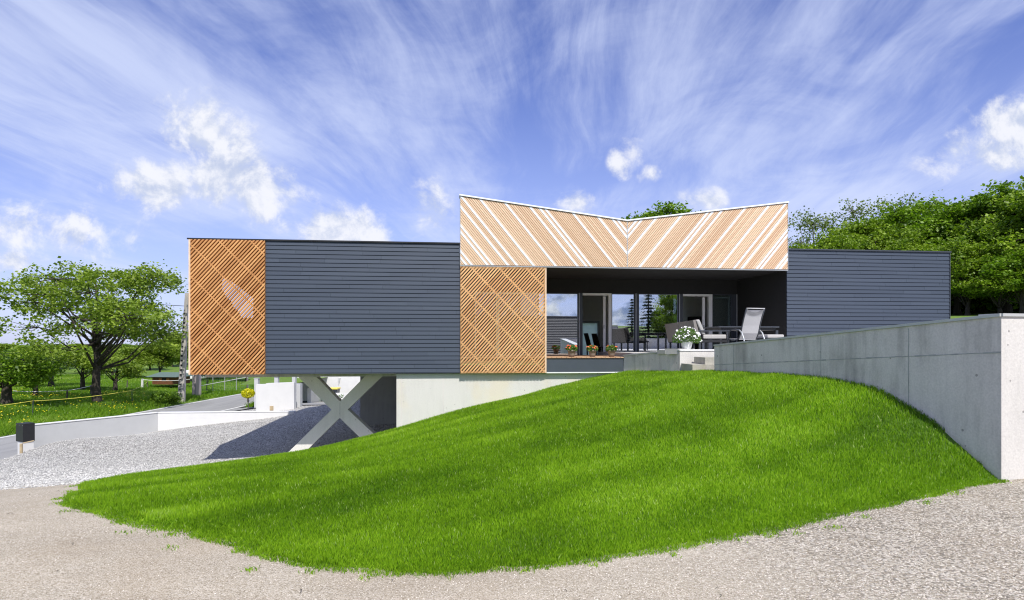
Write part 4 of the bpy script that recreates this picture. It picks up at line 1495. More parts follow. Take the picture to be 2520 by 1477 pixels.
# ------------------------------------------------------------------ yard: low wall, letter box, topiary, neighbour
yw = thing('yard_wall', 'low white rendered wall bending between the gravel yard and the road', 'wall')
ZW = -2.835
wall2([(-16.9, 20.9), (-14.7, 24.8)], (ZW, ZW), (-4.3, -4.3), .2, +1, M['white'], 'wall_panel', M['render_grey_shade'], yw, .025)  # same white wall, its weaker sunlight put into a greyer colour
wall2([(-14.698, 24.802), (-9.2, 25.25)], (ZW, ZW), (-4.3, -4.3), .2, +1, M['white'], 'wall_panel', M['render'], yw, .025)
lb = thing('letter_box', 'black metal letter box on a short white pier at the end of the low wall', 'letter box', (-16.42, 20.15, -3.87), R(-28))
m = MB(); m.box(-.23, .25, -.17, .17, .62, 1.23); bx = obj('box', m, M['black'], lb, bevel=.006)
for x in (-.21, .0, .21):
    m = MB(); m.box(x, x + .02, -.176, -.171, 1.17, 1.185); obj('screw', m, M['alu'], bx)
m = MB(); m.box(-.16, .22, -.15, .15, -.2, .618); obj('pier', m, M['render'], lb)
p_ = W(122, 1812, 20.0)
m = MB(); m.box(p_.x - .035, p_.x + .035, 19.6, 19.65, -4.0, -3.25); s_ = obj('wooden_stake', m, M['stake']); tag(s_, 'rough wooden stake standing in front of the letter box pier', 'stake')
m = MB(); m.tube([W(92, 1772, 19.68), W(136, 1762, 19.68)], .018, 5); s_ = obj('wooden_batten', m, M['stake']); tag(s_, 'thin wooden batten nailed across behind the stake by the letter box', 'batten')
# few flat stones beside the pier
tp = W(993, 1635, 28.0)
to = thing('topiary', 'small yellow ball-shaped tree on a thin stem behind the low wall', 'tree', (tp.x, tp.y, gz(tp.x, tp.y)))
h0 = (HY - 1573) / F * 28 - gz(tp.x, tp.y)
m = MB(); m.tube([(0, 0, 0), (.01, 0, h0)], .02, 6); obj('trunk', m, M['bark_grey'], to)
P = leaf_cloud(1100, (0, 0, h0), (.31, .3, .23), .06, rng, shell=.5); npmesh('crown', leaf_quads(P, .09, rng), 4, rng.random(len(P)), M['leaf_yellow'], to)

# neighbour's gateway block and pillars
gw = thing('gate_block', 'tall white concrete gateway block behind the low wall, with a return coloured grey for its shade', 'wall')
a = W(1024, 1537, 27); b = W(1176, 1529, 27)
m = MB(); m.prism_y([(a.x, -4.2), (b.x, -4.2), (b.x, b.z), (a.x + .45, (HY - 1533) / F * 27), (a.x + .44, a.z), (a.x, a.z)], 27, 27.3); obj('wall_panel', m, M['render'], gw)
c = W(1201, 1535, 28.0); d_ = W(1174, 1535, 28.0)
m = MB(); m.box(d_.x, c.x, 28.0, 28.3, -4.2, c.z); obj('wall_return', m, M['render_grey_shade'], gw)  # shade of the set-back return put into its grey colour
m = MB(); p_ = W(1077, 1642, 26.9); m.box(p_.x, p_.x + .15, 26.95, 26.998, p_.z, p_.z + .2); s_ = obj('meter_box', m, M['stake']); tag(s_, 'small beige meter box on the foot of the white gateway block', 'meter box')
for i, (x0, x1, y0, y1) in enumerate([(1017, 1032, 1514, 1545), (1097, 1111, 1508, 1545), (1168, 1181, 1502, 1540)]):
    D_ = 30.0; a = W(x0, y0, D_); b = W(x1, y1, D_)
    t = thing('gate_pillar', ['low grey pillar with flat cap at the left end of the gateway block', 'grey capped pillar rising behind the middle of the gateway block', 'grey pillar beside the white neighbour wall, under the overhang'][i], 'pillar', (a.x, D_, 0), 0, 'pillars behind the gateway block')
    m = MB(); m.box(0, b.x - a.x, 0, .2, -4.2, a.z); obj('shaft', m, M['render_grey_shade'], t)
    m = MB(); m.box(-.02, b.x - a.x + .02, -.02, .22, a.z + .001, a.z + .03); obj('cap', m, M['cap'], t)
# upper lawn beyond the pillars
m = MB(); a = W(1035, 1500, 32); 
m.add([(-14.4, 31.5, -2.12), (-11.2, 31.5, -2.0), (-11.0, 40, -1.9), (-17, 40, -2.1)], [(0, 1, 2, 3)])
struct(obj('upper_lawn', m, M['meadow']))
nh = thing('neighbour_house', 'white rendered neighbouring house seen under the overhang, beyond the crossed support', 'house')
a = W(1190, 1500, 36); b = W(1560, 1500, 36)
m = MB(); m.box(a.x, b.x, 36, 44, -3.45, -.2); m.box(a.x + .0, b.x + 4, 36.01, 44, -.199, .6); obj('wall', m, M['render'], nh)
m = MB(); m.box(a.x + .01, b.x + 3, 35.97, 36.0, -3.6, -3.38); obj('plinth', m, M['anth'], nh)
f0 = W(1248, 1500, 35); f1 = W(1262, 1500, 35)
m = MB(); m.box(f0.x, f1.x, 34.2, 35.97, -3.6, (HY - 1548) / F * 35); obj('fin_wall', m, M['render'], nh)
p_ = W(1353, 1512, 35.9)
m = MB(); m.prism_y([(p_.x, p_.z), (p_.x + .12, p_.z), (p_.x + .02, p_.z - .42)], 35.93, 35.995); obj('wall_recess', m, M['cap'], nh)
# second neighbour roof up the slope
n2 = thing('far_house', 'dark-roofed low house glimpsed above the pillars', 'house')
a = W(1020, 1480, 42); b = W(1110, 1518, 42)
m = MB(); m.add([(a.x, 42, -2.3), (b.x + 1.2, 42, -2.5), (b.x - .5, 45, -.6), (a.x, 45, -.6), (a.x, 48, -2.3), (b.x + 1.2, 48, -2.5)], [(0, 1, 2, 3), (3, 2, 5, 4), (0, 3, 4), (1, 5, 2)]); obj('roof', m, M['rooftile'], n2)
m = MB(); m.box(a.x + .3, b.x + .9, 42.3, 47.7, -4, -2.35); m.box(W(1115, 1500, 42).x, W(1150, 1500, 42).x, 41.5, 43, -4, -1.9); obj('wall', m, M['render'], n2)
wb = thing('wheelie_bin', 'small dark bin with a yellow lid against the white neighbour wall', 'bin', (W(1328, 1500, 34).x, 34.4, gz(-10.2, 34.4)))
zt = (HY - 1556) / F * 34.4 - gz(-10.2, 34.4)
m = MB(); m.add([(-.2, -.22, .1), (.2, -.22, .1), (.2, .22, .1), (-.2, .22, .1), (-.26, -.3, zt), (.26, -.3, zt), (.26, .3, zt), (-.26, .3, zt)], [(0, 3, 2, 1), (4, 5, 6, 7), (0, 1, 5, 4), (1, 2, 6, 5), (2, 3, 7, 6), (3, 0, 4, 7)]); obj('body', m, M['anth'], wb)
m = MB(); m.box(-.29, .29, -.33, .33, zt + .001, zt + .09); obj('lid', m, M['yellow'], wb, bevel=.02)
for s in (-.2, .2):
    m = MB(); m.tube([(s - .03, .2, .1), (s + .03, .2, .1)], .1, 10); obj('wheel', m, M['black'], wb)
fw = MB(); a = W(1345, 1572, 33.5); b = W(1420, 1572, 33.5)
fw.box(a.x - .5, b.x + .2, 33.5, 33.7, -3.8, a.z); s_ = obj('forecourt_wall', fw, M['render']); tag(s_, 'low white wall in front of the neighbouring house, seen in the notch of the crossed support', 'wall')
P = leaf_cloud(160, (0, 0, .12), (.22, .15, .12), .06, rng); s_ = thing('white_flower_tuft', 'small white-flowering tuft at the foot of the neighbour wall', 'plant', (W(1361, 1590, 32.8).x, 32.8, -2.95))
npmesh('foliage', leaf_quads(P, .07, rng), 4, rng.random(160), M['leaf_pot'], s_); V = flowers(P[:30] + np.array([0, 0, .05]), .03, rng); npmesh('blossoms', V, 6, np.full(30, .5), M['petal_white'], s_)

# ------------------------------------------------------------------ poles, wires, fences, cabin, caravan
def pole(name, foot, top, w0, w1, mat, label, rungs):
    t = thing(name, label, 'pole', foot)
    d = Vector(top) - Vector(foot)
    m = MB(); n = len(m.v)
    def sq(c, w, dep): return [(c[0] - w / 2, c[1] - dep / 2, c[2]), (c[0] + w / 2, c[1] - dep / 2, c[2]), (c[0] + w / 2, c[1] + dep / 2, c[2]), (c[0] - w / 2, c[1] + dep / 2, c[2])]
    m.add(sq((0, 0, -.4), w0, w0 * .6) + sq(d, w1, w1 * .6), [(0, 3, 2, 1), (4, 5, 6, 7), (0, 1, 5, 4), (1, 2, 6, 5), (2, 3, 7, 6), (3, 0, 4, 7)])
    obj('shaft', m, mat, t)
    for i in range(rungs):
        m = MB(); f_ = (i + .7) / (rungs + 4); c = d * f_; w = w0 + (w1 - w0) * f_
        dep = w * .6 / 2
        m.box(c.x - w * .33, c.x + w * .05, c.y - dep - .006, c.y - dep + .02, c.z - .07, c.z + .05); obj('foot_recess', m, M['dark'], t)
    return t, d


f = W(724, 1592, 39.5); f.z = gz(f.x, f.y); tp_ = W(748, 1172, 39.3)
pl1, d1 = pole('utility_pole', f, tp_, .42, .20, M['pole'], 'leaning weathered concrete utility pole with foot holes, left of the house', 19)
f = W(787, 1575, 43); f.z = gz(f.x, f.y)
pl2, d2 = pole('utility_pole', f, Vector((f.x, f.y, 4.4)), .52, .36, M['pole_pink'], 'thick pinkish concrete pole standing beneath the corner of the overhang', 0)
m = MB(); m.box(-.05, -.02, -.17, -.15, -.3, 6.0); obj('cable_duct', m, M['anth'], pl2)


def cable(name, a, b, sag, r, mat, label, cat, group=None, n=16):
    a = Vector(a); b = Vector(b); m = MB()
    m.tube([a.lerp(b, i / n) - Vector((0, 0, sag * 4 * (i / n) * (1 - i / n))) for i in range(n + 1)], r, 4)
    o = obj(name, m, mat); tag(o, label, cat, group); return o


T_ = pl1.location
cable('power_line', W(746, 1224, 39.4), W(-250, 1115, 46), .25, .018, M['wire'], 'topmost overhead cable running left from the leaning pole', 'cable', 'overhead cables')
cable('power_line', W(734, 1313, 39.4), W(-250, 1430, 40), .35, .022, M['wire'], 'lower overhead cable passing through the big tree from the pole', 'cable', 'overhead cables')
cable('power_line', W(736, 1300, 39.4), W(300, 1345, 60), .3, .014, M['wire'], 'thin middle overhead cable fading toward the far trees', 'cable', 'overhead cables')

# electric tape fence along the meadow
posts = [(130, 1662, .80, 0), (529, 1617, .92, 0), (590, 1551, .55, 1), (267, 1601, .65, 1), (365, 1580, .7, 1), (568, 1551, .75, 2), (508, 1550, .6, 1)]
plab = ['dark metal fence post in the meadow nearest the letter box', 'thin metal fence post in the meadow grass left of the leaning pole', 'short wooden post where the yellow tape ends by the cabin', 'leaning wooden post left of the big tree trunk',
        'wooden post just left of the big tree trunk', 'thick white post left of the brown cabin', 'small leaning wooden post right of the big tree']
pp = []
for i, (x, y, h, k) in enumerate(posts):
    q = hit(x, y); m = MB(); r_ = (.022, .05, .1)[k]
    m.tube([(0, 0, -.2), (rs.uniform(-.05, .05), 0, h)], [r_, r_ * .85], 7)
    o = obj('fence_post', m, M[('anth', 'bark_grey', 'render')[k]], loc=q); tag(o, plab[i], 'fence post', 'posts of the meadow fence'); pp.append(q + Vector((0, 0, h * .93)))
cable('fence_tape', W(-150, 1636, 27), pp[0], .04, .014, M['tape_yellow'], 'yellow fence tape entering from the left edge', 'fence tape', 'tapes of the meadow fence')
cable('fence_tape', pp[0], pp[1], .10, .014, M['tape_yellow'], 'yellow fence tape between the two thin metal posts', 'fence tape', 'tapes of the meadow fence')
cable('fence_tape', pp[1], pp[2], .06, .014, M['tape_yellow'], 'yellow fence tape rising to the post by the cabin', 'fence tape', 'tapes of the meadow fence')
cable('fence_tape', pp[0] + Vector((-6, 6, .05)), pp[3], .06, .018, M['tape_white'], 'white fence tape left of the leaning wooden post', 'fence tape', 'tapes of the meadow fence')
cable('fence_tape', pp[3], pp[4], .03, .02, M['tape_white'], 'white fence tape running up to the big tree', 'fence tape', 'tapes of the meadow fence')
cable('fence_tape', pp[5], hit(760, 1560) + Vector((0, 0, .9)), .12, .02, M['tape_white'], 'white fence tape in front of the brown cabin', 'fence tape', 'tapes of the meadow fence')

# wire mesh fence seen under the overhang
mf = thing('mesh_fence', 'green wire mesh fence with white top tape, under the overhang', 'fence')
FA = Vector((-25.0, 48.0)); FB = Vector((-19.5, 50.5))
for i in range(8):
    q = FA.lerp(FB, i / 7); z = gz(q.x, q.y)
    m = MB(); m.tube([(q.x, q.y, z - .2), (q.x, q.y, z + 1.35)], .03, 6); obj('post', m, M['alu'], mf)
m = MB()
for k in range(9):
    za = .1 + k * .15
    m.tube([(FA.x, FA.y, gz(FA.x, FA.y) + za), (FB.x, FB.y, gz(FB.x, FB.y) + za)], .007, 3, caps=False)
for k in range(46):
    q = FA.lerp(FB, k / 45); m.tube([(q.x, q.y, gz(q.x, q.y) + .1), (q.x, q.y, gz(q.x, q.y) + 1.3)], .006, 3, caps=False)
M['meshgreen'] = m_plain('green_wire', (.03, .10, .06), .6)
obj('wire_mesh', m, M['meshgreen'], mf)
m = MB(); q0 = W(806, 1542, 44); q1 = W(990, 1508, 40)
m.tube([q0, q1], .022, 4); o = obj('fence_tape', m, M['tape_white']); tag(o, 'white tape slanting up to the thin post beneath the overhang', 'fence tape', 'tapes of the meadow fence')
q = W(992, 1550, 40); m = MB(); m.tube([(q.x, q.y, gz(q.x, q.y) - .2), (q.x - .08, q.y, q1.z + .1)], [.05, .04], 7); o = obj('fence_post', m, M['bark_grey']); tag(o, 'thin grey post beneath the overhang, left of the gateway block', 'fence post', 'posts of the meadow fence')

cb_ = hit(650, 1552)
cabin = thing('garden_cabin', 'small brown log cabin with green felt roof beyond the meadow', 'cabin', (cb_.x, cb_.y, cb_.z + .3), R(-8))
s_ = cb_.y / F
cw, ch = 88 * s_ * 1.0, 32 * s_
m = MB()
for k in range(9):
    m.box(-cw / 2, cw / 2, -.03 + 0, .03, k * ch / 9 + .01, (k + 1) * ch / 9, .5)
m.box(-cw / 2, cw / 2, .031, 2.2, 0, ch); obj('wall', m, M['cabin'], cabin)
m = MB(); m.add([(-cw / 2 - .5, -.25, ch - .03), (cw / 2 + .5, -.25, ch - .03), (cw / 2 + .2, 1.1, ch + 15 * s_), (-cw / 2 - .2, 1.1, ch + 15 * s_), (cw / 2 + .5, 2.5, ch - .03), (-cw / 2 - .5, 2.5, ch - .03)], [(0, 1, 2, 3), (3, 2, 4, 5), (0, 3, 5), (1, 4, 2), (0, 5, 4, 1)]); obj('roof', m, M['cabin_roof'], cabin)
m = MB(); m.box(.02, .38, -.06, -.031, .35, ch - .12); wn = obj('window', m, M['dark'], cabin)
M['shutter'] = m_plain('orange_shutter', (.42, .17, .06), .7)
for x in (-.28, .40):
    m = MB(); m.box(x, x + .26, -.065, -.031, .33, ch - .15); obj('shutter', m, M['shutter'], wn)
q = hit(730, 1530)
cv = thing('caravan', 'white caravan parked behind the leaning pole, half hidden', 'caravan', (q.x, q.y + 2, q.z), R(-5))
m = MB(); m.box(-.75, .9, -.9, .9, .25, 1.1 + .0); obj('body', m, M['white'], cv, bevel=.12)
m = MB(); m.box(.1, .6, -.915, -.902, .65, .95); obj('window', m, M['dark'], cv)
for s in (-.2, .35):
    m = MB(); m.tube([(s, -.85, .22), (s, -.65, .22)], .22, 12); obj('wheel', m, M['black'], cv)

# ------------------------------------------------------------------ trees
def make_tree(name, seed, H_, th, cr, ch, nl, ncl, lpc, leaf, mat, bark, label, cat='tree', group=None, clump=.55, flat=.7, tr=.2, twig=True, lean=0.0, up=.5, zbias=0.0, nlimb=7):
    """H_ total height, th height where the crown starts, cr/ch crown radius and height"""
    r = np.random.default_rng(seed); rr_ = random.Random(seed)
    t = thing(name, label, cat, group=group)
    m = MB()
    cz = H_ - ch / 2
    # lobes: sub-masses of the crown
    lobes = []
    for i in range(nl):
        a = 2 * math.pi * i / nl * 1.0 + r.uniform(-.5, .5) + i * 2.4; e = r.uniform(-.8, 1) * .9
        rad = r.uniform(.35, .72)
        c = np.array([math.cos(a) * cr * rad, math.sin(a) * cr * rad, cz + e * ch * .36])
        k = math.sqrt(max(.15, 1 - (e * .8) ** 2)); c[:2] *= k + .15
        lobes.append((c, r.uniform(.30, .48) * cr))
    lobes.append((np.array([r.uniform(-.15, .15) * cr, 0, H_ - .24 * ch]), .38 * cr))
    # trunk
    top = Vector((lean * H_ + r.uniform(-.1, .1), 0, H_ * .80)); fork = Vector((lean * th, 0, th))
    pts = [Vector((0, 0, -.3)), Vector((0.0, 0, .15)), fork * .5 + Vector((r.uniform(-.05, .05), 0, 0)), fork, fork.lerp(top, .4) + Vector((r.uniform(-.2, .2), r.uniform(-.2, .2), 0)), top]
    m.tube(pts, [tr * 1.35, tr * 1.1, tr * .95, tr * .85, tr * .5, tr * .12], 8)
    for c, lr in lobes:
        c = Vector(c); s = fork.lerp(top, rr_.uniform(0, .55))
        mid = s.lerp(c, .5) + Vector((0, 0, -.08 * cr + rr_.uniform(-.1, .25) * cr * .5))
        m.tube([s, mid, c], [tr * .34, tr * .19, tr * .06], 6)
    # clumps spread over the lobes
    CP = []; 
    for i in range(ncl):
        c, lr = lobes[i % len(lobes)]
        d = r.normal(size=3); d /= np.linalg.norm(d); d[2] = d[2] * .85 + zbias
        p = c + d * lr * r.uniform(.45, 1.12) * np.array([1, 1, flat])
        p[2] = max(p[2], th * .62 + r.uniform(0, .3))
        CP.append(p)
        if twig and i % 2 == 0: 
            c_ = Vector(c); q = Vector(p); m.tube([c_, c_.lerp(q, .5) + Vector((0, 0, -.05)), q], [tr * .10, tr * .06, tr * .025], 4, caps=False)
    obj('trunk', m, bark, t, smooth=True)
    CP = np.array(CP)
    n = ncl * lpc
    base = np.repeat(CP, lpc, 0)
    sz = np.repeat(r.uniform(.6, 1.3, ncl), lpc)[:, None] * clump
    P = base + r.normal(size=(n, 3)) * sz * np.array([.55, .55, .33])
    V = leaf_quads(P, leaf, r, up, .75)
    tone = np.repeat(r.uniform(0, 1, ncl), lpc)
    tint = np.clip(.55 * tone + .45 * r.random(n), 0, 1)
    npmesh('crown', V, 4, tint, mat, t)
    return t


def put(t, px, py=None, D=None, s=1.0, rz=0.0, sz=None):
    if D is None: q = hit(px, py)
    else:
        x = (px - CX) / F * D; q = Vector((x, D, gz(x, D)))
    t.location = q; t.rotation_euler = (0, 0, rz); t.scale = (s, s, sz or s)
    return q


# the big spreading tree in the meadow
bt = make_tree('meadow_tree', 7, 9.6, 1.7, 5.5, 8.3, 28, 470, 44, .19, M['leaf_spring'], M['bark'], 'big spreading tree with thick dark trunk in the meadow on the left', clump=.55, flat=.42, tr=.25, zbias=-.06, lean=-.02)
put(bt, 388, 1606)
bt.location.x += -1.0 * 0
# second orchard tree cut by the left edge
t2 = make_tree('orchard_tree', 8, 3.3, 1.0, 3.0, 2.6, 8, 150, 55, .19, M['leaf_deep'], M['bark'], 'dark-trunked orchard tree cut off by the left edge', clump=.6, flat=.5, tr=.30, group='orchard trees in the meadow')
put(t2, 28, 1618, s=.92)
t3 = make_tree('orchard_tree', 9, 2.7, .7, 1.8, 2.1, 6, 80, 50, .16, M['leaf_spring'], M['bark'], 'small round orchard tree right of the big trunk', clump=.5, flat=.5, tr=.16, group='orchard trees in the meadow')
put(t3, 461, 1566)
t4 = copy_tree(t3, (0, 0, 0), label='small bushy orchard tree left of the big trunk, near the thin metal post'); put(t4, 142, 1585, rz=2, s=1.0)
t5 = copy_tree(t3, (0, 0, 0), label='orchard tree farthest back in the meadow, above the white tape'); put(t5, 205, 1548, rz=4, s=1.25)
t6 = copy_tree(t3, (0, 0, 0), label='orchard tree right behind the big trunk'); put(t6, 330, 1560, rz=1, s=1.15)

# wood beyond the meadow: a few crowns, copied
wa = make_tree('wood_tree', 31, 8.5, 1.6, 3.6, 7.4, 11, 230, 42, .34, M['leaf_deep'], M['bark'], 'x', clump=.85, flat=.8, tr=.25, twig=False)
wb_ = make_tree('wood_tree', 32, 7.6, 1.2, 3.9, 6.8, 11, 230, 42, .34, M['leaf_spring'], M['bark'], 'x', clump=.85, flat=.8, tr=.25, twig=False)
GRP = 'trees of the wood beyond the meadow'
spots = [(-60, 62, 0, .8), (20, 58, 1, .62), (90, 66, 0, .7), (160, 64, 0, .62), (225, 72, 1, .62), (290, 78, 0, .7), (345, 66, 1, .55), (400, 70, 0, .62), (450, 62, 1, .62),
         (500, 70, 0, .85), (548, 60, 1, .70), (600, 74, 0, .95), (640, 62, 1, .75), (690, 80, 0, 1.25), (735, 66, 1, .88), (770, 84, 0, 1.35), (590, 90, 1, 1.15), (820, 60, 0, .55), (870, 62, 1, .55), (930, 66, 0, .6), (985, 60, 1, .6), (1045, 70, 0, .7), (650, 100, 0, 1.45), (-90, 96, 0, 1.1), (-10, 92, 1, 1.0), (60, 98, 0, 1.15), (130, 94, 0, 1.05), (200, 100, 1, 1.15), (270, 96, 0, 1.1), (330, 92, 0, 1.05), (390, 100, 1, 1.2), (455, 95, 0, 1.2), (520, 98, 0, 1.4)] + [(-120 + 47 * q_, 112 + 9 * math.sin(q_ * 2.7), q_ % 2, 1) for q_ in range(16)]
for i, (px, D_, k, s) in enumerate(spots):
    src = (wa, wb_)[k]
    side = 'left edge of the photo' if px < 100 else ('big meadow tree' if px < 480 else ('brown cabin' if px < 780 else 'overhang of the house'))
    lab = '%s tree %s the %s, %s in the wood' % (('dark green', 'yellow-green')[k], 'near' if px < 100 else ('behind' if px < 780 else 'under'), side, 'farther back' if D_ > 68 else 'toward the front')
    if i == 0: t = wa
    elif i == 1: t = wb_
    else: t = copy_tree(src, (0, 0, 0))
    ty = (1392 + 14 * math.sin(i * 2.3) if px < 560 else (1400 - (px - 560) * .42 if px < 780 else 1462))
    if D_ > 88: ty -= 6
    if D_ > 102 and px < 640: ty = 1381 + 9 * math.sin(i * 1.9)
    t['label'] = lab; t['group'] = GRP; t['category'] = 'tree'
    q = put(t, px, D=D_, rz=i * 1.7)
    s = ((HY - ty) / F * D_ - q.z) / (8.5, 7.6)[k]; w = max(s, .5); t.scale = (w, w, s)

# woodland on the rise to the right
ra = make_tree('forest_tree', 41, 11, 1.0, 4.2, 10.6, 17, 420, 60, .28, M['leaf_deep'], M['bark'], 'x', clump=.62, flat=.85, tr=.30)
rb = make_tree('forest_tree', 42, 12, 1.0, 4.5, 11.5, 18, 430, 60, .28, M['leaf_mid'], M['bark'], 'x', clump=.66, flat=.8, tr=.32)
rcs = make_tree('sparse_tree', 43, 10.5, 2.0, 3.6, 9.0, 15, 460, 11, .20, M['leaf_sparse'], M['bark_grey'], 'x', clump=.55, flat=.9, tr=.22, up=.2)
rl = make_tree('forest_tree', 44, 9, .6, 4.0, 8.6, 15, 330, 60, .26, M['leaf_mid'], M['bark'], 'x', clump=.62, flat=.8, tr=.26)
# (bearing px, distance, kind, crown top py)
fs = [(3185, 48, 3, 1000, 'olive-green tree at the right end of the chevron fascia'), (3250, 56, 2, 815, 'thin-leaved grey-branched tree just right of the fascia'), (3350, 55, 2, 805, 'second thin-leaved tree from the fascia'), (3290, 46, 3, 930, 'light green low tree in front of the two thin-leaved trees'),
      (3420, 50, 3, 850, 'light green tree above the middle of the dark right-hand block'), (3530, 54, 2, 745, 'tall thin-leaved tree left of the dense dark crowns'), (3500, 46, 3, 885, 'pale green tree low behind the right-hand block'), (3610, 50, 0, 765, 'dense green tree rising behind the right-hand block'),
      (3650, 44, 3, 940, 'small light green tree peeping over the roof of the right-hand block'), (3720, 50, 1, 752, 'dense broad tree above the corner of the right-hand block'), (3830, 46, 0, 745, 'dense green tree just right of the block corner'), (3930, 47, 1, 718, 'large bright crown over the retaining wall'),
      (4030, 44, 0, 700, 'dense tree over the sunlit wall corner'), (4120, 40, 1, 665, 'tallest dense tree, cut by the right edge'), (3870, 40, 3, 930, 'lighter low tree in front of the dense wood'), (4000, 38, 3, 1000, 'light green bushy tree low at the right'), (4090, 37, 0, 960, 'dark low tree at the right edge'),
      (3780, 42, 0, 960, 'dark low tree next to the block corner'), (3940, 56, 0, 800, 'dark tree filling the gap at the back of the wood'), (2550, 60, 0, 806, 'low crown tip just over the V of the fascia'), (2640, 62, 1, 822, 'broad crown tip over the right half of the fascia'), (2715, 60, 0, 785, 'highest crown tip over the fascia')]
kinds = [ra, rb, rcs, rl]; first = set()
hts = [11, 12, 10.5, 9]
for i, (px, D_, k, ty, lab) in enumerate(fs):
    src = kinds[k]
    t = src if k not in first else copy_tree(src, (0, 0, 0)); first.add(k)
    t['label'] = lab; t['group'] = 'trees of the wood on the rise at the right'
    q = put(t, px, D=D_, rz=i * 2.1)
    hgt = (HY - ty) / F * D_ - q.z; s = hgt / hts[k] * .985
    w = min(max(s, .55), 1.1); t.scale = (w, w, s)
# the wood carries on past both sides of the picture
for i, (px, D_) in enumerate([(4300, 44), (4480, 46), (4700, 42), (4950, 44), (5250, 40), (5600, 38), (4400, 38), (4820, 50)]):
    t = copy_tree((ra, rb)[i % 2], (0, 0, 0), label='dense tree of the wood, outside the right edge of the photo'); put(t, px, D=D_, rz=i * 1.3)
for i, (px, D_) in enumerate([(-260, 70), (-420, 64), (-600, 75), (-820, 68), (-1050, 60), (-1350, 66)]):
    t = copy_tree((wa, wb_)[i % 2], (0, 0, 0), label='tree of the wood, outside the left edge of the photo', group='trees beyond the left edge'); put(t, px, D=D_, rz=i * 1.3, s=.6)
# dark shrubs closing the foot of the wood
sh = make_tree('undergrowth_shrub', 51, 3.2, .3, 2.6, 3.0, 9, 200, 55, .30, M['leaf_deep'], M['bark'], 'x', 'shrub', clump=.7, flat=.8, tr=.1, twig=False)
for i, (px, D_) in enumerate([(3770, 50), (3850, 51), (3935, 50), (4020, 49), (4110, 48), (3890, 57), (3990, 56), (4080, 55)]):
    t = sh if i == 0 else copy_tree(sh, (0, 0, 0))
    t['label'] = 'dark shrub at the foot of the wood, %s' % ['right against the block corner', 'second from the block corner', 'above the middle of the wall cap', 'just left of the wall corner', 'at the right edge', 'farther back behind the second shrub', 'farther back left of the wall corner', 'farthest right in the back row'][i]
    t['group'] = 'shrubs at the foot of the wood'; t['category'] = 'shrub'
    put(t, px, D=D_, rz=i, s=1.5 + .2 * (i % 3)); t.location.z -= 1.3
# dark conifer shrub under the overhang and scrub beside the pole
cs = make_tree('conifer_shrub', 61, 2.3, .1, .5, 2.2, 6, 60, 50, .12, M['leaf_conifer'], M['bark'], 'slim dark conifer shrub under the overhang, right of the pinkish pole', 'shrub', clump=.25, flat=1.2, tr=.06, twig=False)
put(cs, 827, 1566)
hs = make_tree('roadside_shrub', 62, .55, .05, .8, .5, 6, 50, 40, .12, M['leaf_deep'], M['bark'], 'low leafy shrub on the verge beside the foot of the leaning pole', 'shrub', clump=.25, flat=.7, tr=.03, twig=False)
put(hs, 655, 1612)

# ------------------------------------------------------------------ what the panes mirror: a tiled house and spruces behind the viewer
rh = thing('tiled_house', 'house with a dark tiled roof mirrored in the left-hand pane', 'house')
m = MB()
x0, x1 = 2.5, 17.0; yr, ye = -17.0, -10.0; zr_, ze = 2.7, -1.2
nrow = 24
for i in range(nrow):
    f0_ = i / nrow; f1_ = (i + 1) / nrow
    ya, yb = yr + (ye - yr) * f0_, yr + (ye - yr) * f1_; za, zb = zr_ + (ze - zr_) * f0_, zr_ + (ze - zr_) * f1_
    m.face([(x0, yb, zb + .06), (x1, yb, zb + .06), (x1, ya, za), (x0, ya, za)], rs.random())
    m.face([(x0, yb, zb), (x1, yb, zb), (x1, yb, zb + .06), (x0, yb, zb + .06)])
m.face([(x0, yr, zr_), (x1, yr, zr_), (x1, yr - 7, ze), (x0, yr - 7, ze)])
m.tube([(x0, yr, zr_ + .02), (x1, yr, zr_ + .02)], .11, 8)
obj('roof', m, M['rooftile'], rh)
m = MB(); m.box(x0 + .4, x1 - .4, yr - 6, ye - .6, -2.2, ze + .1); m.add([(x1 - .4, yr - 6, ze), (x1 - .4, ye - .6, ze), (x1 - .4, yr, zr_ - .2)], [(0, 1, 2)]); obj('wall', m, M['render'], rh)
m = MB(); m.box(5.2, 5.8, -16.6, -16, 1.6, 3.6); obj('chimney', m, M['rooftile'], rh)


def spruce(seed, H_, R0, lab):
    r = np.random.default_rng(seed)
    t = thing('spruce', lab, 'tree', group='spruces mirrored in the panes')
    m = MB(); m.tube([(0, 0, -.3), (0, 0, H_)], [.22, .02], 7); obj('trunk', m, M['bark'], t)
    P = []
    nt = int(H_ / .42)
    for i in range(nt):
        z = .6 + i * .42; rad = R0 * (1 - z / H_) + .15
        for b_ in range(11):
            a = r.uniform(0, 6.28); L_ = rad * r.uniform(.7, 1.1); k = int(26 * L_) + 6
            s = r.random(k); x = s * L_
            P.append(np.stack([np.cos(a) * x + r.normal(0, .08, k), np.sin(a) * x + r.normal(0, .08, k), z - .18 * x + r.normal(0, .06, k) + .12 * x * x / max(rad, .3)], -1))
    P = np.concatenate(P)
    npmesh('crown', leaf_quads(P, .22, r, .3, .4), 4, r.random(len(P)), M['leaf_conifer'], t)
    return t


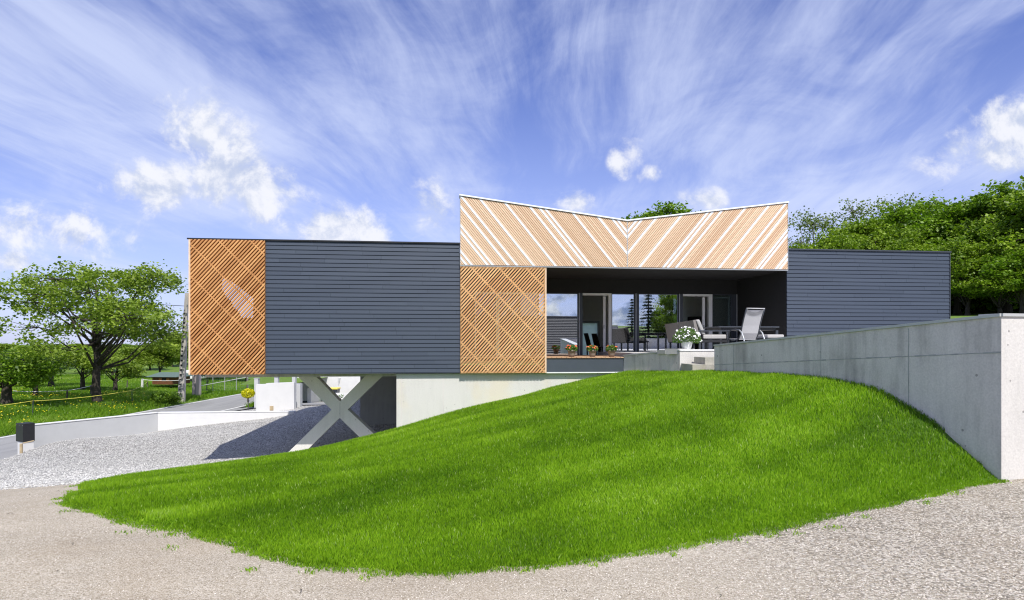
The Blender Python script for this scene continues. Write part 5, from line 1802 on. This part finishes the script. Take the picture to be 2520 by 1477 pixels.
sp = spruce(71, 9.5, 2.6, 'tall spruce mirrored at the right of the panes')
sp.location = (18.2, -12, -1.5); sp.scale = (.6, .6, .6)
for i, (x, y, s, lab) in enumerate([(22.3, -12, .62, 'dark broadleaf tree mirrored beside the spruces'), (26.5, -13, .80, 'large dark tree filling the pane behind the sofa'), (31.5, -13, .82, 'dark tree mirrored in the right-hand panes'), (36, -12, .8, 'dark tree mirrored farthest right')]):
    c = copy_tree(rb, (x, y, -1.6), i * 2.3, lab, 'trees mirrored in the panes'); c.scale = (s * .8, s * .8, s * 1.0)
for i, (x, y, s, lab) in enumerate([(20.3, -13, .72, 'pointed spruce mirrored in the pane left of the sofa'), (24.5, -15, 1.0, 'taller spruce mirrored behind the broadleaf trees')]):
    c = copy_tree(sp, (x, y, -1.2), i * 1.3, lab); c.scale = (s, s, s)

# a few twigs and dead stems lying on the gravel
rng2 = random.Random(9)
m = MB()
for i in range(90):
    x = rng2.uniform(-6, 6); y = rng2.uniform(3.0, 7.5)
    if bool(inside(np.array([x]), np.array([y]))[0]) or abs(x) > .9 * y: continue
    a = rng2.uniform(0, 3.14); L_ = rng2.uniform(.015, .06); z = float(drive_z(np.array([[x]]), np.array([[y]]))[0, 0]) + .006
    m.tube([(x, y, z), (x + math.cos(a) * L_ * .5, y + math.sin(a) * L_ * .5, z + .008), (x + math.cos(a + .4) * L_, y + math.sin(a + .4) * L_, z)], .0018, 4)
o = obj('twig_litter', m, M['bark']); o['kind'] = 'stuff'

# loose stones with real relief on both gravels
def stone_field(name, X, Y, Z, r0, rng, mat, tint):
    n = len(X); k = np.array([[1, 0, 0], [-1, 0, 0], [0, 1, 0], [0, -1, 0], [0, 0, 1], [0, 0, -1]], float)
    V = k[None] * (r0[:, None, None] * rng.uniform(.55, 1.2, (n, 6, 1))) * np.array([1, 1, .62])
    V += rng.normal(0, .16, V.shape) * r0[:, None, None]
    a = rng.uniform(0, 6.28, n); c, s_ = np.cos(a), np.sin(a)
    x = V[..., 0] * c[:, None] - V[..., 1] * s_[:, None]; y = V[..., 0] * s_[:, None] + V[..., 1] * c[:, None]
    V = np.stack([x + X[:, None], y + Y[:, None], V[..., 2] + Z[:, None] + r0[:, None] * .15], -1)
    F_ = np.array([[0, 2, 4], [2, 1, 4], [1, 3, 4], [3, 0, 4], [2, 0, 5], [1, 2, 5], [3, 1, 5], [0, 3, 5]])
    T3 = V[:, F_].reshape(-1, 3)
    o = npmesh(name, T3, 3, np.repeat(tint, 8), mat); o['kind'] = 'stuff'; return o


rg = np.random.default_rng(77)
M['stone_tan'] = m_tinted('tan_stone', (.34, .295, .23), (.76, .71, .63), .85, None, .25)
M['stone_grey'] = m_tinted('grey_stone', (.24, .24, .23), (.68, .67, .64), .85, None, .25)
n = 120000
Y = 3.2 + 6.0 * rg.random(n) ** 1.3; X = rg.uniform(-.95, .95, n) * Y
k = (~inside(X, Y)) & (rg.random(n) < np.clip(.25 + (X + 1.5) / 5, .16, 1)) & (Y < 8.6 + .3 * X * 0); X, Y = X[k], Y[k]
stone_field('tan_stones', X, Y, G(X, Y) + .03, rg.uniform(.0032, .0075, len(X)) * np.clip(.85 + X * .07, .8, 1.3), rg, M['stone_tan'], rg.random(len(X)))
n = 90000
Y = rg.uniform(9.2, 26, n); X = rg.uniform(-16.5, -3.5, n)
k = (~inside(X, Y)) & (X > -.9 * Y) & (rg.random(n) < (11 / Y) ** 1.0); X, Y = X[k], Y[k]
stone_field('grey_stones', X, Y, G(X, Y) + .03, rg.uniform(.010, .024, len(X)), rg, M['stone_grey'], rg.random(len(X)))
recalc_all()
